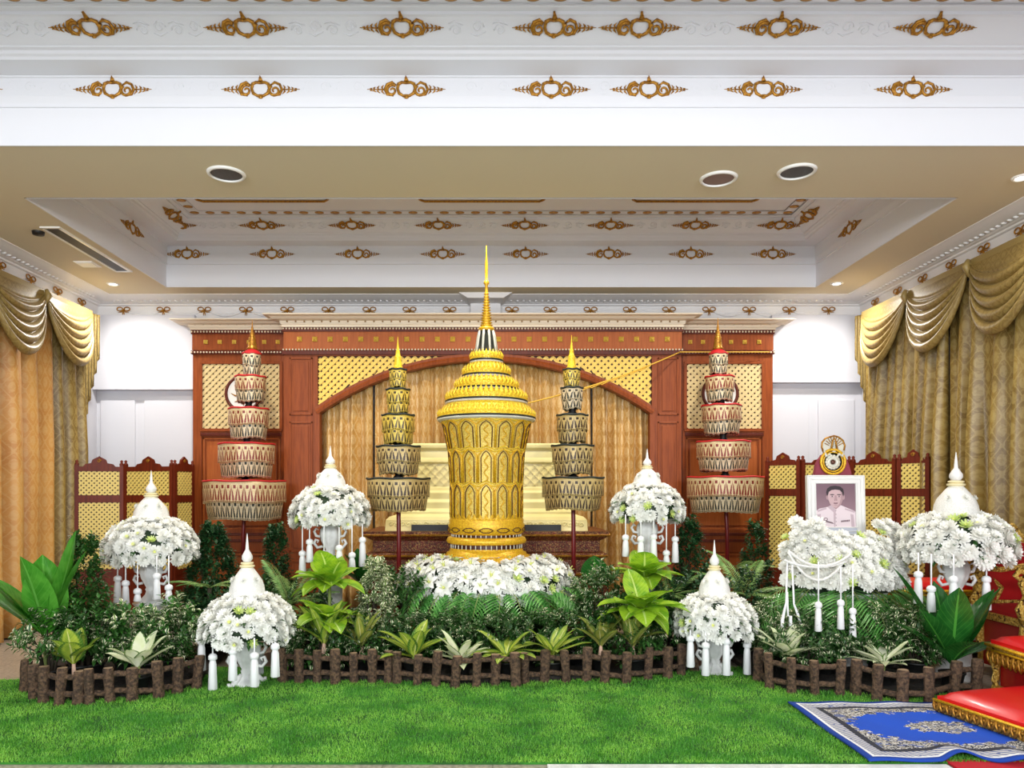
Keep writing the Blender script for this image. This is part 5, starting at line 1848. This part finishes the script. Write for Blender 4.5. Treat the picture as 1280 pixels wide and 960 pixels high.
# deep green broad leaves
rosette('rubber_plant', 'dark green broad leaves behind tassels left of the urn', 455, 735, 7.0, [(180, 70, .34, .16, .3), (250, 78, .36, .18, .2), (300, 62, .34, .16, .3), (0, 50, .3, .15, .5), (220, 50, .3, .15, .5)], M['leaf_bigdark'])
rosette('rubber_plant', 'round dark green leaves right of the flower ring', 744, 735, 6.9, [(255, 82, .30, .2, .2), (330, 58, .26, .17, .3), (200, 40, .22, .15, .5), (290, 30, .2, .14, .8), (90, 70, .26, .16, .3)], M['leaf_bigdark'])
rosette('broad_leaf_plant', 'large glossy broad leaf plant at the left edge of the photo', 57, 795, 5.65, [(182, 42, .76, .23, .15), (186, 52, .58, .2, .2), (205, 60, .55, .24, .3), (250, 79, .6, .25, .25), (290, 84, .6, .24, .1), (350, 68, .78, .13, -.15), (15, 70, .66, .14, .1), (100, 75, .5, .17, .3)], M['leaf_big'])
rosette('broad_leaf_plant', 'deep green broad leaf plant in front of the far right flower stand', 1190, 830, 5.55, [(180, 45, .5, .15, .3), (205, 55, .52, .16, .2), (160, 66, .76, .17, .15), (250, 76, .58, .19, .2), (335, 62, .62, .16, -.05), (0, 30, .36, .13, .3), (10, 60, .62, .16, .1), (270, 50, .36, .17, .6), (90, 75, .6, .17, .2)], M['leaf_bigdark'])

# ------------------------------------------------------------------ ferns and palms
M['leaf_fern'] = leafmat('fern_leaflets', '#a2c474', '#6f9f50', rough=.4)
FERN = frond_mesh(.5, 24, .012, .7, 'fern_frond', M['leaf_fern'], .24, 3)


def fern(px, py, d, specs, label, me=FERN, name='fern', part='frond'):
    cx = X(px, d); z = Z(py, d)
    root = thing(name, label, 'fern' if name == 'fern' else 'palm', (cx, d, 0))
    for yw, pt, sc in specs:
        o = inst(part, me, root, (0, 0, 0)); o.matrix_basis = dir_matrix(Vector((0, 0, z)), math.radians(yw), math.radians(pt)) @ Matrix.Scale(sc, 4)
    m = MB(); m.tube([(0, 0, .05), (0, 0, z)], [.02, .018], 8); m.build('stem', M['stem_brown'], root, world=False)
    pot(root, .09, .12)


fern(362, 757, 6.6, [(150, 70, 1), (120, 50, .9), (75, 60, .9), (40, 52, .9), (25, 62, 1.0), (190, 35, .9), (230, 30, .9), (280, 30, .8), (320, 30, .9), (0, 35, .9)], 'green fern with long fronds left of the lime plant')
fern(262, 735, 6.5, [(160, 20, .7), (200, 30, .7), (330, 25, .6), (20, 30, .6), (270, 30, .6)], 'light green fern in front of the tall dark shrub at left')
fern(385, 770, 6.25, [(170, 40, .6), (220, 20, .55), (280, 10, .5), (320, 25, .5), (10, 35, .5)], 'bright green small fern below the long fronded one')
fern(838, 745, 6.6, [(150, 50, .8), (30, 45, .8), (350, 25, .8), (190, 25, .7), (280, 20, .7), (90, 60, .8)], 'green fern between right lime plant and cone shaped shrub')
fern(920, 712, 7.1, [(150, 50, .7), (30, 30, .6), (350, 25, .7), (190, 25, .7), (280, 40, .6)], 'green fern beside the right parasol pole')
fern(930, 745, 6.7, [(170, 45, 1), (110, 60, 1), (50, 55, 1), (10, 25, 1), (300, 20, .9), (230, 25, .9)], 'dark fern at left of the portrait flowers')
# ------------------------------------------------------------------ portrait stand
d = 6.45; k = d / F
cx = X(1046, d)
root = thing('portrait_flower_stand', 'grey plinth piled with white flowers, garland swags and palm leaves under the framed portrait', 'flower stand', (cx, d, 0))
m = MB()
zt = Z(738, d)
m.lathe([(.40, 0), (.40, .05), (.36, .08), (.36, zt - .06), (.40, zt - .03), (.42, zt), (.01, zt)], 48, (0, 0, 0), sy=.75)
m.build('plinth', M['white_paint'], root, world=False)
m = MB()
m.lathe([(.02, zt - .02), (.44, zt), (.45, zt + .12), (.42, zt + .3), (.32, zt + .42), (.02, zt + .44)], 40, (0, 0, 0), sy=.62)
m.build('foliage_mound', M['dark_leaf'], root, world=False)


def psurf(r):
    # a saddle-shaped mound: high shoulders left and right, low in the middle
    while True:
        u = r.uniform(-1, 1); v = r.uniform(0, 1)
        top = .62 if abs(u) > .5 else .50
        if abs(u) > .85: top = .5
        x = u * .50; z = zt + .10 + (top - .12) * v
        if (abs(u)) ** 3 + max(0, v - .55) * .5 < 1.15: break
    w = math.sqrt(max(0, 1 - (u * .93) ** 2))
    y = -.40 * w * (1 - .55 * v * v) - .02
    return (x, y, z), (u * .8, -1.0 * w - .15, .25 + v * .9)


flower_cloud(root, psurf, 98, .095, 41, [('chrysanthemum', MUMS, .82), ('green_centred_chrysanthemum', MUM_G, .10), ('green_chrysanthemum', MUM_Y, 1)], scale=(.95, 1.25))
m = MB(); rnd = random.Random(3)
bk = mum(.055, 71, ((12, 1, .1), (9, .7, .6), (6, .4, 1.0)))
for i in range(60):
    a = rnd.uniform(.1, PI - .1); t = rnd.random()
    p = Vector((.40 * math.cos(a) * (1 - .3 * t), .30 * math.sin(a), zt + .42 * t))
    m.merge(bk, Matrix.Translation(p) @ Vector((math.cos(a), math.sin(a), .5)).to_track_quat('Z', 'Y').to_matrix().to_4x4())
o = m.build('rear_blossoms', [M['petal'], M['petal']], root, world=False); o['kind'] = 'stuff'
PALM2 = frond_mesh(.5, 16, .022, 1.1, 'palm_frond', M['leaf_palm'], .55, 6)
rnd = random.Random(14)
for i in range(24):
    a = -PI * (i + .5) / 20 if i < 20 else rnd.uniform(0, PI)
    o = inst('palm_frond', PALM2, root, (0, 0, 0))
    o.matrix_basis = dir_matrix(Vector((.36 * math.cos(a), .27 * math.sin(a), zt + .02 + rnd.uniform(-.03, .05))), a, rnd.uniform(-.45, .1), rnd.uniform(-.3, .3))
# garland swags of jasmine
def loc(px, py, yy): return Vector(((px - VX) / F * (d + yy) - cx, yy, EYE + (VY - py) / F * (d + yy)))


for x0, y0, x1, y1, dip in ((985, 688, 1063, 693, 17), (985, 690, 1056, 700, 30), (980, 700, 1058, 702, 8)):
    m = MB(); pts = []
    for i in range(19):
        t = i / 18
        pts.append(loc(x0 + (x1 - x0) * t, y0 + (y1 - y0) * t + dip * 4 * t * (1 - t), -.50 - .03 * math.sin(PI * t)))
    m.tube(pts, [.011 * (1 + .18 * (-1) ** i) for i in range(19)], 7); m.build('garland_swag', M['white_satin'], root, world=False)
for px, ya, yb_ in ((983, 700, 722), (991, 700, 725), (1023, 705, 760), (1051, 712, 757), (1066, 708, 768)):
    p = loc(px, ya, -.66); q = loc(px, yb_, -.66); L = p.z - q.z
    if yb_ > 740: tassel(root, p, round(L * .9, 2), .21, .022)
for px, ya, yb_, x2 in ((984, 700, 805, 978), (990, 700, 810, 1002), (984, 740, 800, 988)):
    m = MB(); m.tube([loc(px, ya, -.5), loc(px + (x2 - px) * .2, (ya + yb_) / 2, -.5), loc(x2, yb_ - 30, -.5), loc(x2, yb_, -.49)], [.008, .008, .014, .018], 8); m.build('ribbon', M['tassel'], root, world=False)

# framed portrait
pd = 6.5; s = pd / F / 4.8
pc = Vector((X(1045, pd), pd, Z(662, pd)))
root = thing('framed_portrait', 'white framed sepia portrait photo of person in white uniform amid the white flowers', 'framed photo', pc)
tilt = Matrix.Rotation(math.radians(-2.5), 4, 'X')


def pp(x, y, o_=0):
    """(x, y) in the measured zoom of the portrait, o_ = distance in front of the picture plane"""
    return tilt @ Vector(((x - 312) * s, -o_, (634 - y) * s))


m = MB()
def frame_ring(o0, o1, i0, i1, y0, y1):
    pass
for (x0, x1, z0, z1) in ((138, 484, 308, 358), (138, 484, 618, 668), (138, 192, 358, 618), (430, 484, 358, 618)):
    c = [(x0, z0), (x1, z0), (x1, z1), (x0, z1)]
    v = [pp(x, y, .018) for x, y in c] + [pp(x, y, -.018) for x, y in c]
    m.add(v, [(0, 3, 2, 1), (4, 5, 6, 7), (0, 1, 5, 4), (1, 2, 6, 5), (2, 3, 7, 6), (3, 0, 4, 7)])
# raised outer and inner beads
for q, r_ in ((4, .008), (46, .005), (24, .006)):
    c = [pp(138 + q, 308 + q, .02), pp(484 - q, 308 + q, .02), pp(484 - q, 668 - q, .02), pp(138 + q, 668 - q, .02)]
    m.tube(c + [c[0]], r_, 6, caps=False)
frame = m.build('frame', M['white_gloss'], root, world=False)
m = MB()
ST = 4
cols = {'bg': '#96777f', 'bg2': '#7e5f6b', 'skin': '#cdaeb0', 'skin2': '#b39296', 'hair': '#33262c', 'white': '#ead9dd', 'shade': '#c9b3ba', 'eye': '#3d2e33', 'lip': '#8f6d74', 'ink': '#7a626a', 'strip': '#c9cdd9'}
keys = list(cols)
PM = [material('portrait_' + kk, fn=(lambda b: mix(objc()[2].smooth(-.02, .38), '#a98992', '#7d5f6a')) if kk == 'bg' else None, color=cols[kk], rough=.35) for kk in keys]


def poly(key, pts, o_):
    m.add([pp(x, y, o_) for x, y in pts], [tuple(range(len(pts)))], keys.index(key))


def ell(key, cx_, cy_, rx, ry, o_, n=24, a0=0, a1=2 * PI):
    poly(key, [(cx_ + rx * math.cos(a0 + (a1 - a0) * i / n), cy_ + ry * math.sin(a0 + (a1 - a0) * i / n)) for i in range(n + (0 if a1 - a0 > 6.2 else 1))], o_)


poly('bg', [(190, 356), (432, 356), (432, 622), (190, 622)], .002)
poly('white', [(192, 590), (193, 522), (215, 508), (262, 498), (290, 484), (312, 512), (340, 486), (372, 500), (420, 520), (432, 530), (432, 620), (192, 620)], .003)
poly('shade', [(262, 498), (290, 484), (300, 500), (312, 520), (308, 620), (300, 620), (298, 530)], .0036)
poly('shade', [(400, 540), (418, 545), (424, 620), (405, 620)], .0036)
poly('shade', [(200, 518), (252, 500), (258, 510), (206, 528)], .004); poly('shade', [(368, 505), (424, 522), (424, 534), (366, 514)], .004)
poly('shade', [(198, 545), (222, 540), (216, 600), (200, 600)], .0036)
poly('skin2', [(286, 470), (340, 470), (342, 488), (312, 514), (288, 488)], .0042)
ell('skin2', 262, 440, 8, 15, .0044, 12); ell('skin2', 360, 440, 8, 15, .0044, 12)
poly('hair', [(261, 436), (256, 410), (262, 388), (282, 374), (310, 370), (340, 375), (358, 390), (363, 412), (359, 438), (353, 420), (340, 398), (310, 392), (284, 398), (270, 416)], .0048)
poly('skin', [(266, 430), (272, 408), (288, 397), (311, 394), (336, 397), (350, 410), (355, 432), (354, 458), (344, 482), (328, 498), (311, 503), (294, 497), (278, 480), (268, 456)], .0052)
poly('skin2', [(340, 402), (350, 412), (355, 432), (354, 458), (344, 482), (328, 498), (318, 501), (334, 478), (342, 450), (345, 425)], .0055)
for sx in (291, 333):
    ell('hair', sx, 424, 14, 3, .006, 12); ell('shade', sx, 434, 8, 3.2, .006, 12); ell('eye', sx, 434, 4, 3.6, .0064, 10); ell('skin2', sx, 441, 10, 2.2, .0058, 10)
poly('skin2', [(308, 428), (316, 428), (322, 456), (312, 461), (302, 456)], .0058); ell('eye', 306, 458, 2.5, 1.5, .0062, 8); ell('eye', 318, 458, 2.5, 1.5, .0062, 8)
poly('lip', [(296, 475), (306, 471), (312, 473), (318, 471), (328, 475), (318, 481), (312, 482), (304, 481)], .0062)
poly('skin2', [(300, 488), (324, 488), (318, 492), (306, 492)], .0058)
for i in range(5): ell('ink', 312, 512 + i * 22 + 8, 2.6, 2.6, .0062, 8)
for i in range(6): poly('ink', [(342 + i * 9, 580 - i), (349 + i * 9, 579 - i), (349 + i * 9, 589 - i), (342 + i * 9, 590 - i)], .0062)
ell('ink', 250, 572, 13, 10, .006, 12); ell('white', 250, 572, 9, 6, .0064, 12); poly('ink', [(222, 590), (246, 578), (290, 590), (300, 600), (286, 598), (246, 586), (226, 596)], .0062)
poly('strip', [(190, 622), (432, 622), (432, 660), (190, 660)], .0185 + .004)
m.build('photograph', PM, frame, world=False)
m = MB()
for x in (210, 410):
    m.bar(pp(x, 330, -.02), Vector((pp(x, 330, -.02).x, .16, -.02)), .02, .02)
m.build('back_strut', M['black'], root, world=False)

# emblem above the portrait
root = thing('royal_emblem', 'oval gold and white emblem with radiant crown on maroon stand above the portrait', 'emblem', (X(1047, pd), pd + .09, Z(596, pd)))
def ep(x, y, o_): return Vector(((x - 320) * s, -o_, (310 - y) * s))
m = MB(); c = [(208, 312), (222, 235), (240, 200), (262, 175), (375, 175), (402, 195), (420, 240), (440, 312)]
v = [ep(x, y, .0) for x, y in c] + [ep(x, y, -.05) for x, y in c]; n = len(c)
m.add(v, [tuple(range(n)), tuple(reversed(range(n, 2 * n)))] + [(i, i + n, (i + 1) % n + n, (i + 1) % n) for i in range(n)])
m.build('backing', material('maroon_velvet', '#8e3a4a', .8), root, world=False)
m = MB()
for rx, ry, r_ in ((72, 74, .012), (58, 58, .006)):
    m.tube([ep(315 + rx * math.cos(2 * PI * i / 40), 218 + ry * math.sin(2 * PI * i / 40), .02) for i in range(41)], r_, 8, caps=False)
m.build('gold_rim', M['urn_gold'], root, world=False)
m = MB(); c = [(315 + 70 * math.cos(2 * PI * i / 40), 218 + 72 * math.sin(2 * PI * i / 40)) for i in range(40)]
m.add([ep(x, y, .012) for x, y in c], [tuple(range(40))]); m.build('medallion_field', M['black'], root, world=False)
m = MB()
for i in range(14):
    a = 2 * PI * i / 14
    q = ep(312 + 36 * math.cos(a), 220 + 36 * math.sin(a), .022); m.ball(q, (.016, .010, .016), 8, 5)
m.tube([ep(312 + 26 * math.cos(2 * PI * i / 30), 220 + 26 * math.sin(2 * PI * i / 30), .022) for i in range(31)], .018, 8, caps=False)
m.build('white_rosette', M['silver_white'], root, world=False)
m = MB(); m.ball(ep(312, 220, .03), (.02, .012, .018), 12, 8); m.build('centre_stone', material('brown_stone', '#5a3020', .2), root, world=False)
# radiant aureole and crown
m = MB(); c = [(262, 168), (248, 130), (250, 100), (270, 76), (300, 66), (322, 60), (350, 68), (376, 88), (388, 120), (380, 165), (350, 185), (285, 185)]
v = [ep(x, y, .012) for x, y in c] + [ep(x, y, -.004) for x, y in c]; n = len(c)
m.add(v, [tuple(range(n)), tuple(reversed(range(n, 2 * n)))] + [(i, i + n, (i + 1) % n + n, (i + 1) % n) for i in range(n)])
au = m.build('aureole', M['silver_white'], root, world=False)
m = MB(); m.tube([ep(x, y, .014) for x, y in c[:10]], .008, 6)
for i in range(9):
    a = math.radians(200 + 140 * i / 8); m.tube([ep(320 + 30 * math.cos(a), 130 + 34 * math.sin(a), .016), ep(320 + 58 * math.cos(a), 125 + 58 * math.sin(a), .016)], .004, 5)
m.tube([ep(300, 160, .018), ep(312, 95, .02), ep(322, 70, .02), ep(330, 95, .02), ep(345, 160, .018)], [.008, .009, .006, .009, .008], 6)
m.build('gold_rays', M['gilt'], au, world=False)
m = MB(); 
for s2 in (-1, 1):
    m.tube([ep(320 + s2 * 60, 150, .02), ep(320 + s2 * 48, 185, .024), ep(320 + s2 * 28, 170, .026), ep(320 + s2 * 16, 190, .026), ep(320 + s2 * 30, 205, .024)], [.008, .014, .012, .012, .006], 7)
for i in range(7): m.ball(ep(320, 90 + i * 11, .024), ((.006 + i * .0022), .008, .007), 8, 5)
m.build('crown', M['silver_white'], root, world=False)

# ------------------------------------------------------------------ gilded red altar tables and chair at right
def cushion(m, x0, x1, y0, y1, z0, h, m_i=0, n=16):
    def top(a, b_):
        s_ = (1 - abs(2 * a - 1) ** 5) * (1 - abs(2 * b_ - 1) ** 5)
        return (x0 + (x1 - x0) * a, y0 + (y1 - y0) * b_, z0 + h * (.45 + .55 * s_ ** .5) if 0 < a < 1 and 0 < b_ < 1 else z0 + h * .35)
    m.grid(top, n, n, m_i)
    m.bb(x0, x1, y0, y1, z0, z0 + h * .36, m_i)


def carved_edge(m, pts, z, h, r=.008):
    """row of carved leaves hanging under an edge"""
    for (a, b_) in zip(pts[:-1], pts[1:]):
        a = Vector(a); b_ = Vector(b_); L = (b_ - a).length; n = max(2, int(L / .05)); dd = (b_ - a) / n
        nr = Vector((dd.y, -dd.x, 0)).normalized()
        for i in range(n):
            c = a + dd * (i + .5)
            for s2 in (-1, 1):
                p = [c + dd * (s2 * .42) + Vector((0, 0, z)) + nr * .006, c + dd * (s2 * .40) + Vector((0, 0, z - h * .45)) + nr * .014, c + dd * (s2 * .15) + Vector((0, 0, z - h * .75)) + nr * .014, c + Vector((0, 0, z - h)) + nr * .008]
                m.tube(p, [r, r * 1.4, r * 1.2, r * .5], 6)
            m.ball(c + Vector((0, 0, z - h * .35)) + nr * .01, (r * 1.5, r * 1.5, h * .16), 6, 4)


# low stool with cushion
root = thing('altar_stool', 'low gilded stool with shiny red cushion standing on the blue rug', 'stool', (3.1, 4.3, .04), math.radians(14))
m = MB(); m.bb(0, 1.0, 0, .66, .0, .07); b0 = m.build('base', M['gold_carving'], root, world=False, bevel=.006)
m = MB(); carved_edge(m, [(0, .66, 0), (0, 0, 0), (1.0, 0, 0)], .075, .07, .008); m.build('carved_apron', M['gilt'], b0, world=False)
m = MB(); m.tube([(-.01, .66, .08), (-.01, -.01, .08), (1.01, -.01, .08)], .01, 6); m.build('gold_edge', M['urn_gold'], b0, world=False)
m = MB(); cushion(m, 0.01, .99, .01, .65, .08, .07); m.build('cushion', M['red_velvet'], root, world=False)


def altar_table(x, y, w, dp, h, label, name='altar_table'):
    root = thing(name, label, 'altar table', (x, y, 0))
    t = .035
    m = MB(); m.bb(0, w, 0, dp, h - t, h); m.bb(.02, w - .02, .02, dp - .02, h - t - .03, h - t)
    top = m.build('top', M['gold_carving'], root, world=False, bevel=.005)
    m = MB(); m.tube([(-.005, dp, h - .01), (-.005, -.005, h - .01), (w, -.005, h - .01)], .012, 8); m.tube([(.005, dp, h - .045), (.005, .005, h - .045), (w, .005, h - .045)], .009, 8)
    m.build('gold_moulding', M['urn_gold'], top, world=False)
    m = MB(); carved_edge(m, [(.02, dp, 0), (.02, .02, 0), (w, .02, 0)], h - .05, .1, .009); m.build('carved_apron', M['gilt'], top, world=False)
    m = MB(); cushion(m, .02, w - .02, .02, dp - .02, h, .07); m.build('cushion', M['red_velvet'], root, world=False)
    for lx, ly in ((.04, .04), (w - .04, .04), (.04, dp - .04), (w - .04, dp - .04)):
        m = MB(); m.tube([(lx, ly, h - .06), (lx - .015, ly - .01, h * .75), (lx + .01, ly, h * .45), (lx, ly, .1), (lx - .03, ly - .02, .02)], [.03, .034, .022, .02, .03], 10)
        m.tube([(lx - .025, ly - .02, h * .5), (lx - .04, ly - .03, h * .35), (lx - .02, ly - .02, h * .25)], [.004, .012, .004], 6)
        m.build('leg', M['gold_carving'], root, world=False)
    m = MB(); m.bb(.07, w - .05, .07, dp - .05, .06, h - .1); m.build('inner_panel', M['red_lacquer'], root, world=False)
    m = MB(); m.bb(.03, w - .03, .02, .06, .06, .10); m.bb(.02, .06, .03, dp - .03, .06, .10); m.build('stretcher', M['gold_carving'], root, world=False)
    return root


altar_table(3.60, 4.92, .95, .5, .40, 'gilded red altar table with plump red cushion, right edge behind the low stool')

# gilded armchair
root = thing('gilded_armchair', 'gilded red armchair at the right edge of the photo', 'chair', (4.02, 5.62, 0))
m = MB()
for lx, ly in ((.03, .03), (.62, .03), (.03, .55), (.62, .55)):
    l_ = MB(); l_.tube([(lx, ly, .48), (lx - .02, ly - .01, .35), (lx + .01, ly, .2), (lx, ly, .06), (lx - .03, ly - .02, .02)], [.035, .04, .025, .022, .032], 10); l_.build('leg', M['gold_carving'], root, world=False)
m.bb(0, .65, 0, .58, .46, .52); m.build('seat_rail', M['gold_carving'], root, world=False, bevel=.01)
m = MB(); m.bb(.04, .61, .04, .54, .08, .46); m.build('inner_panel', M['red_lacquer'], root, world=False)
m = MB(); cushion(m, .03, .62, .02, .54, .52, .07); m.build('seat', material('dark_red_velvet', '#a5121c', .5), root, world=False)
for y_ in (.02, .56):
    m = MB()
    m.tube([(.02, y_, .5), (-.02, y_, .6), (.03, y_, .7), (.0, y_, .8), (.05, y_, .87), (.2, y_, .85), (.4, y_, .88), (.62, y_, .98)], [.03, .034, .024, .032, .036, .028, .03, .03], 10)
    m.tube([(.05, y_ - .01, .87), (-.03, y_ - .01, .9), (-.06, y_ - .01, .86), (-.03, y_ - .01, .83), (-.01, y_ - .01, .85)], [.02, .024, .02, .016, .01], 8)
    m.tube([(.15, y_, .55), (.2, y_, .7), (.12, y_, .8)], [.012, .03, .012], 8)
    m.build('armrest', M['gold_carving'], root, world=False)
m = MB(); m.prism([(.0, .55), (.0, 1.05), (.1, 1.14), (.22, 1.12), (.32, 1.24), (.42, 1.12), (.54, 1.14), (.64, 1.05), (.64, .55)], .56, .61)
m.build('backrest', M['gold_carving'], root, world=False, bevel=.01)
m = MB(); m.prism([(.07, .6), (.07, 1.0), (.32, 1.1), (.57, 1.0), (.57, .6)], .545, .56); m.build('back_upholstery', M['red_lacquer'], root, world=False, bevel=.004)

# red side table behind, with the yellow draped box
altar = altar_table(3.62, 6.62, 1.0, .5, .62, 'dark red gilded side table behind the far right flower stand')
root = thing('offering_box', 'shiny orange gold box on the side table behind the far right flower stand', 'box', (X(1222, 6.75), 6.75, .70))
m = MB(); m.bb(-.2, .2, -.14, .14, 0, .19); m.build('body', material('orange_gold_brocade', '#e0982a', .3, .3), root, world=False, bevel=.02)
m = MB(); m.bb(-.215, .215, -.155, .155, .19, .215); m.build('lid', M['urn_gold'], root, world=False, bevel=.008)
